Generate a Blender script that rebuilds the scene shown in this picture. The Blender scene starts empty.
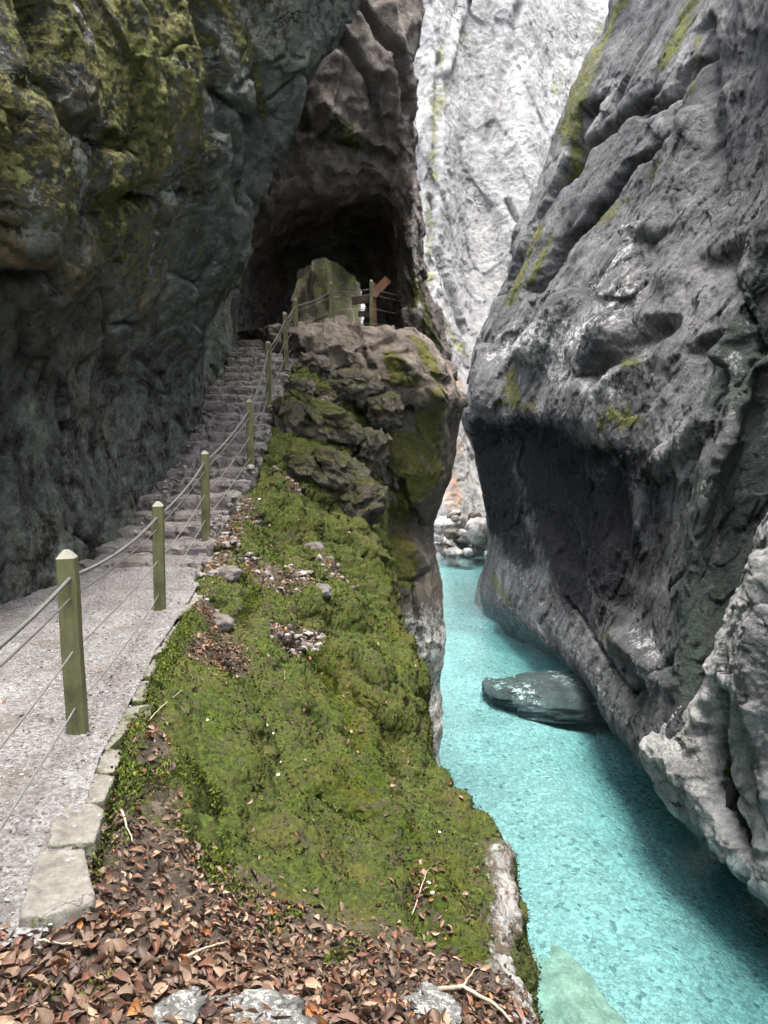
import bpy, bmesh, math, random
import numpy as np
from mathutils import Vector, Matrix

random.seed(7)
RNG = np.random.default_rng(11)
scene = bpy.context.scene
COL = scene.collection

# ------------------------------------------------------------------ camera model
F = 770.0
PITCH = math.radians(6.0)
CAM = np.array([0.0, 0.0, 1.75])
FWD = np.array([0, math.cos(PITCH), -math.sin(PITCH)])
UPV = np.array([0, math.sin(PITCH), math.cos(PITCH)])
RGT = np.array([1.0, 0, 0])
WATER = -7.25


def P(px, py, Y):
    """world point seen in direction (px, py) whose distance up the gorge is Y metres"""
    d = FWD + RGT * ((px - 384) / F) + UPV * ((512 - py) / F)
    return CAM + d * (Y / d[1])


def W(x, y, z):
    return np.array([x, y, z], float)


def proj(p):
    q = p - CAM
    dep = q @ FWD
    s = np.maximum(dep, 0.05)
    return 384 + F * (q @ RGT) / s, 512 - F * (q @ UPV) / s, dep


# ------------------------------------------------------------------ noise (numpy)
def _hash(ix, iy, iz, seed):
    h = (ix.astype(np.uint32) * np.uint32(374761393) + iy.astype(np.uint32) * np.uint32(668265263)
         + iz.astype(np.uint32) * np.uint32(2147483629) + np.uint32((seed * 974634777) & 0xFFFFFFFF))
    h = (h ^ (h >> np.uint32(13))) * np.uint32(1274126177)
    h = (h ^ (h >> np.uint32(15))) * np.uint32(2246822519)
    return h ^ (h >> np.uint32(16))


def perlin(p, seed=0):
    i = np.floor(p).astype(np.int64)
    f = p - i
    u = f * f * f * (f * (f * 6 - 15) + 10)
    out = 0
    for dx in (0, 1):
        wx = u[:, 0] if dx else 1 - u[:, 0]
        for dy in (0, 1):
            wy = u[:, 1] if dy else 1 - u[:, 1]
            for dz in (0, 1):
                wz = u[:, 2] if dz else 1 - u[:, 2]
                h = _hash(i[:, 0] + dx, i[:, 1] + dy, i[:, 2] + dz, seed)
                gx = (h & 1023) / 511.5 - 1
                gy = ((h >> 10) & 1023) / 511.5 - 1
                gz = ((h >> 20) & 1023) / 511.5 - 1
                out = out + wx * wy * wz * (gx * (f[:, 0] - dx) + gy * (f[:, 1] - dy) + gz * (f[:, 2] - dz))
    return out


def fbm(p, oct=5, gain=0.5, seed=0, ridged=False):
    a, s, o = 1.0, 0.0, 0.0
    for k in range(oct):
        n = perlin(p * (2.03 ** k) + 17.3 * k, seed + k)
        if ridged:
            n = 0.5 - 2 * np.abs(n)
        o = o + a * n
        s += a
        a *= gain
    return o / s


def worley(p, seed=0):
    """F1, F2, vector to nearest feature point, hash of that cell"""
    i = np.floor(p).astype(np.int64)
    n = len(p)
    f1 = np.full(n, 9.0)
    f2 = np.full(n, 9.0)
    vec = np.zeros((n, 3))
    hh = np.zeros(n, np.uint32)
    for dx in (-1, 0, 1):
        for dy in (-1, 0, 1):
            for dz in (-1, 0, 1):
                cx, cy, cz = i[:, 0] + dx, i[:, 1] + dy, i[:, 2] + dz
                h = _hash(cx, cy, cz, seed)
                v = np.stack([p[:, 0] - cx - (h & 1023) / 1023, p[:, 1] - cy - ((h >> 10) & 1023) / 1023,
                              p[:, 2] - cz - ((h >> 20) & 1023) / 1023], 1)
                d = np.sqrt((v * v).sum(1))
                c = d < f1
                f2 = np.where(c, f1, np.minimum(f2, d))
                vec[c] = v[c]
                hh[c] = h[c]
                f1 = np.where(c, d, f1)
    return f1, f2, vec, hh


def facets(p, k=0.5, off=0.15, seed=0):
    """angular broken rock: every cell is a tilted plane of its own"""
    f1, f2, v, h = worley(p, seed)
    h2 = _hash(h, h >> 3, h >> 7, seed + 5)
    r = np.stack([(h2 & 1023) / 511.5 - 1, ((h2 >> 10) & 1023) / 511.5 - 1, ((h2 >> 20) & 1023) / 511.5 - 1], 1)
    return (v * r).sum(1) * k + ((h2 >> 5) & 255) / 255 * off, f2 - f1


def sstep(a, b, x):
    t = np.clip((x - a) / (b - a), 0, 1)
    return t * t * (3 - 2 * t)


# ------------------------------------------------------------------ spline patches
def _catmull(A, t):
    n = len(A)
    i = np.clip(np.floor(t).astype(int), 0, n - 2)
    f = (t - i).reshape(-1, *([1] * (A.ndim - 1)))
    p1, p2 = A[i], A[i + 1]
    p0 = np.where((i > 0).reshape(f.shape), A[np.maximum(i - 1, 0)], 2 * p1 - p2)
    p3 = np.where((i < n - 2).reshape(f.shape), A[np.minimum(i + 2, n - 1)], 2 * p2 - p1)
    k = 0.42
    m1, m2 = (p2 - p0) * k, (p3 - p1) * k
    f2, f3 = f * f, f * f * f
    return (2 * f3 - 3 * f2 + 1) * p1 + (f3 - 2 * f2 + f) * m1 + (-2 * f3 + 3 * f2) * p2 + (f3 - f2) * m2


def _ts(G, px):
    """sample parameters along axis 0 so that steps are about px pixels where in view"""
    mid = (G[1:] + G[:-1]) / 2
    L = np.linalg.norm(G[1:] - G[:-1], axis=2)
    D = np.maximum(np.linalg.norm(mid - CAM, axis=2), 2.0)
    X, Y_, dep = proj(mid.reshape(-1, 3))
    vis = ((X > -60) & (X < 828) & (Y_ > -60) & (Y_ < 1084) & (dep > 0.3)).reshape(L.shape)
    w = L / D * F / px * np.where(vis, 1.0, 0.16)
    w = np.maximum(np.percentile(w, 82, axis=1), 2)
    ts = []
    for k, n in enumerate(w):
        n = int(min(max(n, 2), 420))
        ts.append(k + np.arange(n) / n)
    ts.append(np.array([len(G) - 1.0]))
    return np.concatenate(ts)


def resample(G, px):
    G = np.asarray(G, float)
    tu = _ts(G, px)
    tv = _ts(np.swapaxes(G, 0, 1), px)
    A = _catmull(G, tu)
    B = _catmull(np.swapaxes(A, 0, 1), tv)
    return np.swapaxes(B, 0, 1)          # (nu, nv, 3)


def grid_normals(B, flip):
    du = np.gradient(B, axis=0)
    dv = np.gradient(B, axis=1)
    n = np.cross(du, dv)
    n /= np.maximum(np.linalg.norm(n, axis=2, keepdims=True), 1e-9)
    return -n if flip else n


def grid_faces(nu, nv):
    a = (np.arange(nu - 1)[:, None] * nv + np.arange(nv - 1)[None, :]).ravel()
    return np.stack([a, a + 1, a + nv + 1, a + nv], 1)


def raw_mesh(name, verts, faces, attrs=None, smooth=True):
    me = bpy.data.meshes.new(name)
    verts = np.asarray(verts, np.float32)
    faces = np.asarray(faces, np.int32)
    k = faces.shape[1]
    me.vertices.add(len(verts))
    me.vertices.foreach_set("co", verts.ravel())
    me.loops.add(faces.size)
    me.loops.foreach_set("vertex_index", faces.ravel())
    me.polygons.add(len(faces))
    me.polygons.foreach_set("loop_start", np.arange(0, faces.size, k, dtype=np.int32))
    me.polygons.foreach_set("loop_total", np.full(len(faces), k, np.int32))
    me.polygons.foreach_set("use_smooth", np.full(len(faces), smooth, bool))
    for an, av in (attrs or {}).items():
        at = me.attributes.new(an, 'FLOAT', 'POINT')
        at.data.foreach_set("value", np.asarray(av, np.float32))
    me.update(calc_edges=True)
    me.validate()
    return me


def link(name, me, mat=None, parent=None, loc=None):
    o = bpy.data.objects.new(name, me)
    COL.objects.link(o)
    if mat is not None:
        me.materials.clear()
        for m in (mat if isinstance(mat, (list, tuple)) else [mat]):
            me.materials.append(m)
    if loc is not None:
        o.location = loc
    if parent is not None:
        o.parent = parent
    return o


def tag(o, label, cat, group=None, kind=None):
    o["label"] = label
    o["category"] = cat
    if group:
        o["group"] = group
    if kind:
        o["kind"] = kind
    return o


class Patch:
    """a lofted rock surface: control points -> dense grid -> strokes, relief, masks"""

    def __init__(self, G, px=1.6, flip=False, ysq=1.0, jit=(1.5, 0.45)):
        self.sq = np.array([1.0, ysq, 1.0])   # walls running up the gorge: marks are longer along it
        self.B = resample(G, px)
        self.flip = flip
        self.nu, self.nv = self.B.shape[:2]
        self.p = self.B.reshape(-1, 3).copy()
        self.n = grid_normals(self.B, flip).reshape(-1, 3)
        self.d = np.zeros(len(self.p))
        self.X, self.Yp, self.dep = proj(self.p)
        self.jit = 1 + jit[1] * 2.2 * fbm(self.p * jit[0], 5, 0.6, 444)
        self.attrs = {k: np.zeros(len(self.p)) for k in ("moss", "dark", "pale", "ochre")}

    def world(self, px, py):
        """the point of this surface lying in direction (px, py)"""
        r = (self.X - px) ** 2 + (self.Yp - py) ** 2
        r = np.where(self.dep > 0.3, r, 1e9)
        c = np.where(r < 60)[0]
        k = c[np.argmin(self.dep[c])] if len(c) else int(np.argmin(r))
        return self.p[k], self.dep[k]

    def stroke(self, pts, rad, hard=0.0):
        """mask 1 on the world-space line through pts, 0 beyond rad (pixels at that distance)"""
        ws = [self.world(a, b) for a, b in pts]
        out = np.zeros(len(self.p))
        segs = list(zip(ws[:-1], ws[1:])) if len(ws) > 1 else [(ws[0], ws[0])]
        for k, ((a, da), (b, db)) in enumerate(segs):
            ab = (b - a) * self.sq
            L2 = max(float(ab @ ab), 1e-9)
            q0 = (self.p - a) * self.sq
            t = np.clip((q0 @ ab) / L2, 0, 1)
            q = q0 - t[:, None] * ab
            r = rad * (da + (db - da) * t) / F
            out = np.maximum(out, 1 - sstep(hard, 1.0, np.sqrt((q * q).sum(1)) / r * self.jit))
        return out

    def paint(self, attr, pts, rad, v=1.0, hard=0.1):
        self.attrs[attr] = np.maximum(self.attrs[attr], v * self.stroke(pts, rad, hard))

    def push(self, pts, rad, amt, hard=0.0):
        self.d += amt * self.stroke(pts, rad, hard)

    def apply(self):
        """move the surface by d and start again from the new one"""
        self.p = self.p + self.n * self.d[:, None]
        self.d[:] = 0
        self.n = grid_normals(self.p.reshape(self.nu, self.nv, 3), self.flip).reshape(-1, 3)

    def build(self, name, mat):
        self.apply()
        return link(name, raw_mesh(name, self.p, grid_faces(self.nu, self.nv), self.attrs), mat)


# ------------------------------------------------------------------ materials
class NT:
    def __init__(self, name):
        self.m = bpy.data.materials.new(name)
        self.m.use_nodes = True
        self.t = self.m.node_tree
        self.t.nodes.clear()
        self.out = self.t.nodes.new("ShaderNodeOutputMaterial")

    def n(self, typ, **kw):
        nd = self.t.nodes.new(typ)
        for k, v in kw.items():
            if k in nd.inputs.keys():
                self.set(nd.inputs[k], v)
            else:
                setattr(nd, k, v)
        return nd

    def set(self, sock, v):
        if hasattr(v, "is_linked") or isinstance(v, bpy.types.NodeSocket):
            self.t.links.new(v, sock)
        elif isinstance(v, (tuple, list)) and len(v) == 3 and sock.type == 'RGBA':
            sock.default_value = (*v, 1)
        else:
            sock.default_value = v

    def coord(self, scale=(1, 1, 1), rot=(0, 0, 0)):
        tc = self.n("ShaderNodeTexCoord")
        mp = self.n("ShaderNodeMapping")
        self.t.links.new(tc.outputs["Object"], mp.inputs["Vector"])
        mp.inputs["Scale"].default_value = scale
        mp.inputs["Rotation"].default_value = rot
        return mp.outputs[0]

    def noise(self, scale, detail=8, rough=0.6, vec=None, dist=0.0):
        nd = self.n("ShaderNodeTexNoise", Scale=scale, Detail=detail, Roughness=rough, Distortion=dist)
        self.t.links.new(vec if vec is not None else self.co, nd.inputs["Vector"])
        return nd.outputs["Fac"]

    def ramp(self, fac, *stops):
        r = self.n("ShaderNodeValToRGB")
        self.set(r.inputs[0], fac)
        e = r.color_ramp.elements
        while len(e) < len(stops):
            e.new(0.5)
        for el, (p, c) in zip(e, stops):
            el.position = p
            el.color = (c, c, c, 1) if isinstance(c, (int, float)) else (*c, 1)
        return r.outputs[0]

    def mix(self, fac, a, b, mode='MIX'):
        nd = self.n("ShaderNodeMix", data_type='RGBA', blend_type=mode)
        self.set(nd.inputs[0], fac)
        self.set(nd.inputs[6], a)
        self.set(nd.inputs[7], b)
        return nd.outputs[2]

    def math(self, op, a, b=0.0, clamp=False):
        nd = self.n("ShaderNodeMath", operation=op, use_clamp=clamp)
        self.set(nd.inputs[0], a)
        self.set(nd.inputs[1], b)
        return nd.outputs[0]

    def attr(self, name):
        return self.n("ShaderNodeAttribute", attribute_name=name).outputs["Fac"]

    def bump(self, h, strength, dist, normal=None):
        nd = self.n("ShaderNodeBump", Strength=strength, Distance=dist)
        self.set(nd.inputs["Height"], h)
        if normal is not None:
            self.t.links.new(normal, nd.inputs["Normal"])
        return nd.outputs[0]

    def finish(self, color, rough=0.85, normal=None, spec=0.3):
        b = self.n("ShaderNodeBsdfPrincipled")
        self.set(b.inputs["Base Color"], color)
        self.set(b.inputs["Roughness"], rough)
        self.set(b.inputs["Specular IOR Level"], spec)
        if normal is not None:
            self.t.links.new(normal, b.inputs["Normal"])
        self.t.links.new(b.outputs[0], self.out.inputs["Surface"])
        self.bsdf = b
        return self.m


MOSS_A, MOSS_B, MOSS_C = (0.022, 0.040, 0.006), (0.085, 0.115, 0.012), (0.10, 0.085, 0.025)


def rock_mat(name, c1, c2, c3, s=1.0, streak=0.35, bump=0.6, moss=(MOSS_A, MOSS_B, MOSS_C), moss_s=None,
             dark=(0.024, 0.022, 0.019), pale=(0.52, 0.51, 0.48), ochre=(0.20, 0.13, 0.06), speck=0.4, mask_noise=1.0, spec=0.18, rough=0.85, cracks=0.75, moss_grain=0.8):
    t = NT(name)
    t.co = t.coord()
    big = t.noise(0.55 * s, 10, 0.68, dist=0.3)
    med = t.noise(3.1 * s, 12, 0.72)
    fine = t.noise(17 * s, 8, 0.75)
    col = t.ramp(big, (0.28, c1), (0.5, c2), (0.72, c3))
    col = t.mix(0.75, col, t.ramp(med, (0.28, (0.36,) * 3), (0.5, (0.95,) * 3), (0.72, (1.7,) * 3)), 'MULTIPLY')
    col = t.mix(speck, col, t.ramp(fine, (0.32, (0.45,) * 3), (0.52, (1,) * 3), (0.70, (1.7,) * 3)), 'MULTIPLY')
    st = t.noise(1.5 * s, 7, 0.65, vec=t.coord((1, 1, 0.13)), dist=0.25)
    col = t.mix(streak, col, t.ramp(st, (0.36, (0.30, 0.31, 0.33)), (0.52, (1, 1, 1)), (0.68, (1.35, 1.33, 1.28))), 'MULTIPLY')
    wob = t.noise(4.2 * s, 10, 0.7)
    # hairline joints, only here and there
    wn = t.n("ShaderNodeTexNoise", Scale=1.6 * s, Detail=6.0, Roughness=0.65)
    t.t.links.new(t.co, wn.inputs["Vector"])
    wsc = t.n("ShaderNodeVectorMath", operation='SCALE')
    wsc.inputs[3].default_value = 1.1 / s
    t.t.links.new(wn.outputs["Color"], wsc.inputs[0])
    wad = t.n("ShaderNodeVectorMath", operation='ADD')
    t.t.links.new(t.coord((1, 1, 0.6)), wad.inputs[0])
    t.t.links.new(wsc.outputs[0], wad.inputs[1])
    vc = t.n("ShaderNodeTexVoronoi", feature='DISTANCE_TO_EDGE', Scale=0.9 * s)
    t.t.links.new(wad.outputs[0], vc.inputs["Vector"])
    crk = t.math('MULTIPLY', t.ramp(vc.outputs["Distance"], (0.0, 1.0), (0.022, 0.0)), t.ramp(t.noise(0.8 * s, 4, 0.6), (0.5, 0.0), (0.6, 1.0)))
    col = t.mix(t.math('MULTIPLY', crk, cracks), col, (0.02, 0.02, 0.02))

    wob2 = t.math('ADD', t.math('MULTIPLY', t.math('SUBTRACT', wob, 0.5), 2.6), t.math('MULTIPLY', t.math('SUBTRACT', fine, 0.5), 2.0))

    def mask(a, lo=0.36, hi=0.66, k=1.0):
        at = t.attr(a)
        gate = t.math('MULTIPLY', at, 3.0, clamp=True)
        return t.ramp(t.math('ADD', at, t.math('MULTIPLY', t.math('MULTIPLY', wob2, gate), k * mask_noise)), (lo, 0.0), (hi, 1.0))

    col = t.mix(mask("ochre"), col, t.mix(med, tuple(v * 0.55 for v in ochre), tuple(v * 1.45 for v in ochre)))
    dk = t.math('MULTIPLY', mask("dark", 0.2, 0.8, 0.7), 0.95)
    col = t.mix(dk, col, dark)
    mm = mask("moss", 0.34, 0.72, 1.0)
    mn = t.noise((moss_s or 9 * s), 10, 0.75)
    mn2 = t.noise(1.3 * s, 5, 0.6)
    mcol = t.mix(t.ramp(mn, (0.33, 0.0), (0.66, 1.0)), moss[0], moss[1])
    mcol = t.mix(t.math('MULTIPLY', t.ramp(mn2, (0.45, 0.0), (0.7, 1.0)), 0.75), mcol, moss[2])
    mcol = t.mix(moss_grain, mcol, t.ramp(fine, (0.33, (0.45,) * 3), (0.52, (1.0,) * 3), (0.68, (1.6,) * 3)), 'MULTIPLY')
    col = t.mix(t.math('MULTIPLY', mm, 0.94), col, mcol)
    col = t.mix(mask("pale", 0.36, 0.75), col, t.mix(fine, tuple(v * 0.6 for v in pale), tuple(min(v * 1.3, .85) for v in pale)))
    h = t.math('ADD', t.math('MULTIPLY', med, 0.55), t.math('MULTIPLY', fine, 0.42))
    h = t.math('ADD', h, t.math('MULTIPLY', t.noise(55 * s, 6, 0.7), 0.24))
    h = t.math('SUBTRACT', h, t.math('MULTIPLY', crk, 0.25))
    h = t.math('ADD', h, t.math('MULTIPLY', t.math('MULTIPLY', mn, mm), 0.5))
    nb = t.bump(h, bump, 0.22 / s)
    return t.finish(col, rough, nb, t.math('MULTIPLY', t.math('SUBTRACT', 1.0, dk), spec))


M = {}
M['left'] = rock_mat('left_limestone', (0.13, 0.145, 0.125), (0.24, 0.262, 0.228), (0.37, 0.375, 0.315), 1.0, 0.5, 1.2,
                     moss=((0.10, 0.105, 0.03), (0.30, 0.315, 0.085), (0.31, 0.265, 0.12)), ochre=(0.30, 0.245, 0.145))
M['fin'] = rock_mat('tunnel_limestone', (0.12, 0.105, 0.094), (0.23, 0.20, 0.18), (0.34, 0.305, 0.275), 0.8, 0.4, 0.9)
M['column'] = rock_mat('outcrop_limestone', (0.085, 0.07, 0.055), (0.155, 0.13, 0.108), (0.24, 0.205, 0.175), 0.9, 0.4, 0.7, moss_s=7,
                       moss=((0.035, 0.04, 0.008), (0.12, 0.135, 0.02), (0.12, 0.095, 0.03)))
M['right'] = rock_mat('gorge_limestone', (0.060, 0.061, 0.064), (0.130, 0.130, 0.134), (0.27, 0.267, 0.265), 0.42, 0.5, 0.9,
                      moss=((0.07, 0.08, 0.02), (0.17, 0.18, 0.04), (0.15, 0.13, 0.06)), dark=(0.024, 0.024, 0.027), pale=(0.50, 0.495, 0.49), ochre=(0.052, 0.066, 0.058), speck=0.6)
M['far'] = rock_mat('sunlit_limestone', (0.30, 0.30, 0.31), (0.37, 0.367, 0.366), (0.44, 0.437, 0.428), 0.16, 0.25, 0.8,
                    moss=((0.22, 0.24, 0.12), (0.34, 0.36, 0.19), (0.32, 0.30, 0.2)), ochre=(0.42, 0.27, 0.19), dark=(0.2, 0.19, 0.18))
M['buttress'] = rock_mat('pale_limestone', (0.22, 0.22, 0.22), (0.40, 0.397, 0.39), (0.58, 0.575, 0.56), 0.7, 0.3, 1.0, dark=(0.06, 0.08, 0.075), speck=0.6)
M['slope'] = rock_mat('mossy_ground', (0.05, 0.038, 0.028), (0.088, 0.068, 0.05), (0.14, 0.112, 0.087), 1.8, 0.15, 0.7, moss_s=24,
                      moss=((0.012, 0.021, 0.004), (0.076, 0.104, 0.013), (0.090, 0.080, 0.019)), ochre=(0.05, 0.038, 0.029), dark=(0.014, 0.017, 0.004), pale=(0.29, 0.285, 0.27), cracks=0.4)
M['boulder'] = rock_mat('mossy_boulder_stone', (0.06, 0.052, 0.042), (0.115, 0.10, 0.082), (0.19, 0.168, 0.14), 1.8, 0.2, 0.9, moss_s=16, moss=((0.022, 0.03, 0.005), (0.075, 0.09, 0.012), (0.09, 0.075, 0.02)))
M['sunlit'] = rock_mat('tan_rock', (0.34, 0.29, 0.21), (0.50, 0.43, 0.33), (0.60, 0.54, 0.44), 1.0, 0.3, 0.9, moss=((0.20, 0.24, 0.07), (0.42, 0.46, 0.17), (0.40, 0.38, 0.18)))
M['ledge'] = rock_mat('beige_drowned_rock', (0.16, 0.145, 0.115), (0.25, 0.23, 0.185), (0.34, 0.31, 0.26), 0.8, 0.15, 0.6, cracks=0.2)
M['lichen'] = rock_mat('lichen_stone', (0.10, 0.10, 0.095), (0.20, 0.20, 0.19), (0.34, 0.34, 0.32), 4.0, 0.1, 0.9, pale=(0.6, 0.6, 0.57))
M['kerb'] = rock_mat('kerb_stone', (0.125, 0.115, 0.10), (0.20, 0.188, 0.165), (0.29, 0.275, 0.245), 3.0, 0.1, 0.7, moss_s=26)
M['step'] = rock_mat('step_stone', (0.10, 0.088, 0.082), (0.18, 0.162, 0.152), (0.28, 0.26, 0.25), 2.2, 0.15, 0.8)
M['white_boulder'] = rock_mat('white_boulder_stone', (0.20, 0.195, 0.19), (0.32, 0.31, 0.30), (0.46, 0.45, 0.435), 0.5, 0.15, 0.7)
M['river_rock'] = rock_mat('river_boulder_stone', (0.035, 0.031, 0.030), (0.065, 0.059, 0.058), (0.11, 0.10, 0.099), 0.8, 0.2, 0.6, pale=(0.66, 0.63, 0.61))


def gravel_mat():
    t = NT('crushed_gravel')
    t.co = t.coord()
    v = t.n("ShaderNodeTexVoronoi", Scale=62.0)
    t.t.links.new(t.co, v.inputs["Vector"])
    cell = t.n("ShaderNodeSeparateColor")
    t.t.links.new(v.outputs["Color"], cell.inputs[0])
    big = t.noise(1.7, 8, 0.65)
    c = t.ramp(cell.outputs[0], (0.0, (0.09, 0.085, 0.083)), (0.5, (0.145, 0.138, 0.136)), (1.0, (0.215, 0.208, 0.206)))
    c = t.mix(0.8, c, t.ramp(big, (0.3, (0.55, 0.52, 0.5)), (0.55, (1, 1, 1)), (0.75, (1.25, 1.25, 1.25))), 'MULTIPLY')
    c = t.mix(t.math('MULTIPLY', t.ramp(t.noise(2.3, 10, 0.75), (0.50, 0.0), (0.66, 1.0)), 0.8), c, (0.085, 0.07, 0.06))
    h = t.math('ADD', t.math('MULTIPLY', v.outputs["Distance"], -0.6), t.noise(30, 6, 0.7))
    return t.finish(c, 0.95, t.bump(h, 0.8, 0.02), 0.15)


M['gravel'] = gravel_mat()


def bed_mat():
    t = NT('river_cobbles')
    t.co = t.coord()

    def cells(sc):
        v = t.n("ShaderNodeTexVoronoi", Scale=sc, Randomness=1.0)
        wv = t.n("ShaderNodeVectorMath", operation='ADD')
        t.t.links.new(t.coord((1, 1, 0.02)), wv.inputs[0])
        nn = t.n("ShaderNodeTexNoise", Scale=sc * 1.3, Detail=3.0)
        sc2 = t.n("ShaderNodeVectorMath", operation='SCALE')
        sc2.inputs[3].default_value = 0.22 / sc * 3
        t.t.links.new(t.co, nn.inputs["Vector"])
        t.t.links.new(nn.outputs["Color"], sc2.inputs[0])
        t.t.links.new(sc2.outputs[0], wv.inputs[1])
        t.t.links.new(wv.outputs[0], v.inputs["Vector"])
        s = t.n("ShaderNodeSeparateColor")
        t.t.links.new(v.outputs["Color"], s.inputs[0])
        return v.outputs["Distance"], s.outputs[0], s.outputs[1]
    d1, a1, b1 = cells(10.0)
    d2, a2, b2 = cells(21.0)
    c = t.ramp(a2, (0.0, (0.20, 0.205, 0.20)), (0.5, (0.27, 0.27, 0.262)), (1.0, (0.36, 0.36, 0.345)))
    c2 = t.ramp(a1, (0.0, (0.12, 0.13, 0.13)), (0.16, (0.255, 0.26, 0.255)), (1.0, (0.40, 0.40, 0.385)))
    c = t.mix(t.ramp(t.math('ADD', b1, t.math('MULTIPLY', t.math('SUBTRACT', t.noise(0.35, 4, 0.6), 0.5), 1.6)), (0.46, 0.0), (0.54, 1.0)), c, c2)
    c = t.mix(1.0, c, t.ramp(t.math('ADD', d2, 0.0), (0.35, (1, 1, 1)), (0.6, (0.80, 0.82, 0.83))), 'MULTIPLY')
    c = t.mix(0.7, c, t.ramp(t.noise(0.5, 5, 0.6), (0.35, (0.72,) * 3), (0.65, (1.1,) * 3)), 'MULTIPLY')
    h = t.math('ADD', t.math('MULTIPLY', d1, -1.0), t.math('MULTIPLY', d2, -0.5))
    return t.finish(c, 0.9, t.bump(h, 0.7, 0.12), 0.1)


M['bed'] = bed_mat()


def water_mat():
    t = NT('turquoise_water')
    t.co = t.coord()
    h = t.math('ADD', t.noise(1.6, 4, 0.55, vec=t.coord((1, 0.6, 1)), dist=0.6), t.math('MULTIPLY', t.noise(5.5, 4, 0.6, dist=0.4), 0.35))
    nb = t.bump(h, 0.35, 0.08)
    tr = t.n("ShaderNodeBsdfTransparent", Color=(0.96, 1.0, 0.995, 1))
    gl = t.n("ShaderNodeBsdfGlossy", Roughness=0.06)
    gl.inputs["Color"].default_value = (1, 1, 1, 1)
    t.t.links.new(nb, gl.inputs["Normal"])
    fr = t.n("ShaderNodeFresnel", IOR=1.33)
    t.t.links.new(nb, fr.inputs["Normal"])
    geo = t.n("ShaderNodeNewGeometry")
    fac = t.math('MULTIPLY', fr.outputs[0], t.math('SUBTRACT', 1.0, geo.outputs["Backfacing"]))
    mx = t.n("ShaderNodeMixShader")
    t.t.links.new(fac, mx.inputs[0])
    t.t.links.new(tr.outputs[0], mx.inputs[1])
    t.t.links.new(gl.outputs[0], mx.inputs[2])
    t.t.links.new(mx.outputs[0], t.out.inputs["Surface"])
    va = t.n("ShaderNodeVolumeAbsorption", Density=0.165)
    va.inputs["Color"].default_value = (0.12, 0.86, 0.885, 1)
    t.t.links.new(va.outputs[0], t.out.inputs["Volume"])
    return t.m


M['water'] = water_mat()


def wood_mat(name, c1, c2, grain=(14, 14, 1.2)):
    t = NT(name)
    t.co = t.coord(grain)
    n1 = t.noise(2.2, 8, 0.7, dist=0.4)
    t2 = t.coord()
    n2 = t.noise(5, 6, 0.6, vec=t2)
    c = t.mix(n1, c1, c2)
    c = t.mix(0.85, c, t.ramp(n2, (0.3, (0.45, 0.45, 0.42)), (0.5, (0.9,) * 3), (0.68, (1.35, 1.3, 1.25))), 'MULTIPLY')
    n3 = t.noise(9, 9, 0.75, vec=t.coord((6, 6, 0.5)))
    c = t.mix(t.ramp(n3, (0.60, 0.0), (0.68, 0.75)), c, tuple(v * 0.25 for v in c1))
    return t.finish(c, 0.8, t.bump(n1, 0.5, 0.01), 0.25)


M['post'] = wood_mat('greenish_weathered_wood', (0.060, 0.062, 0.028), (0.145, 0.145, 0.072))
M['post_end'] = wood_mat('grey_end_grain', (0.14, 0.14, 0.11), (0.22, 0.22, 0.18))
M['sign'] = wood_mat('red_brown_wood', (0.12, 0.055, 0.03), (0.24, 0.115, 0.06))
M['twig'] = wood_mat('dry_twig', (0.22, 0.18, 0.13), (0.42, 0.36, 0.28))
M['dark_wood'] = wood_mat('dark_wet_wood', (0.05, 0.035, 0.025), (0.1, 0.075, 0.055))


def simple(name, c, rough=0.6, metal=0.0, var=0.3, sc=9.0):
    t = NT(name)
    t.co = t.coord()
    col = t.mix(var, c, t.ramp(t.noise(sc, 6, 0.7), (0.3, (0.4,) * 3), (0.7, (1.6,) * 3)), 'MULTIPLY')
    m = t.finish(col, rough, None, 0.3)
    t.bsdf.inputs["Metallic"].default_value = metal
    return m


M['rope'] = simple('grey_wire_rope', (0.10, 0.10, 0.093), 0.6, 0.2)
M['wire'] = simple('dull_steel_wire', (0.15, 0.145, 0.135), 0.6, 0.3)
M['white'] = simple('white_stone_chip', (0.75, 0.74, 0.7), 0.8)
LEAF = [('pale tan', simple('leaf_pale_tan', (0.21, 0.142, 0.095), 0.7, 0, 0.6, 4)),
        ('red brown', simple('leaf_red_brown', (0.10, 0.046, 0.028), 0.6, 0, 0.6, 4)),
        ('dull brown', simple('leaf_dull_brown', (0.11, 0.073, 0.048), 0.65, 0, 0.6, 4)),
        ('dark brown', simple('leaf_dark_brown', (0.055, 0.034, 0.026), 0.6, 0, 0.6, 4)),
        ('orange', simple('leaf_orange', (0.26, 0.105, 0.035), 0.65, 0, 0.5, 4))]


def moss_mat():
    t = NT('moss_tufts')
    a = t.attr("shade")
    t.co = t.coord()
    c = t.ramp(a, (0.0, (0.012, 0.023, 0.004)), (0.45, (0.048, 0.074, 0.009)), (0.8, (0.110, 0.142, 0.017)), (1.0, (0.17, 0.155, 0.035)))
    c = t.mix(0.6, c, t.ramp(t.noise(1.6, 5, 0.6), (0.35, (0.6, 0.66, 0.55)), (0.62, (1.2, 1.15, 1.1))), 'MULTIPLY')
    return t.finish(c, 0.9, t.n("ShaderNodeAttribute", attribute_name="lie").outputs["Vector"], 0.1)


M['moss'] = moss_mat()

# ------------------------------------------------------------------ lofted terrain
EDGE_Y = [-3, 1, 2.3, 2.75, 3.95, 6, 8.1, 10.4]
EDGE_X = [-1.0, -1.02, -1.10, -1.16, -1.44, -1.74, -1.97, -2.3]
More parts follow.
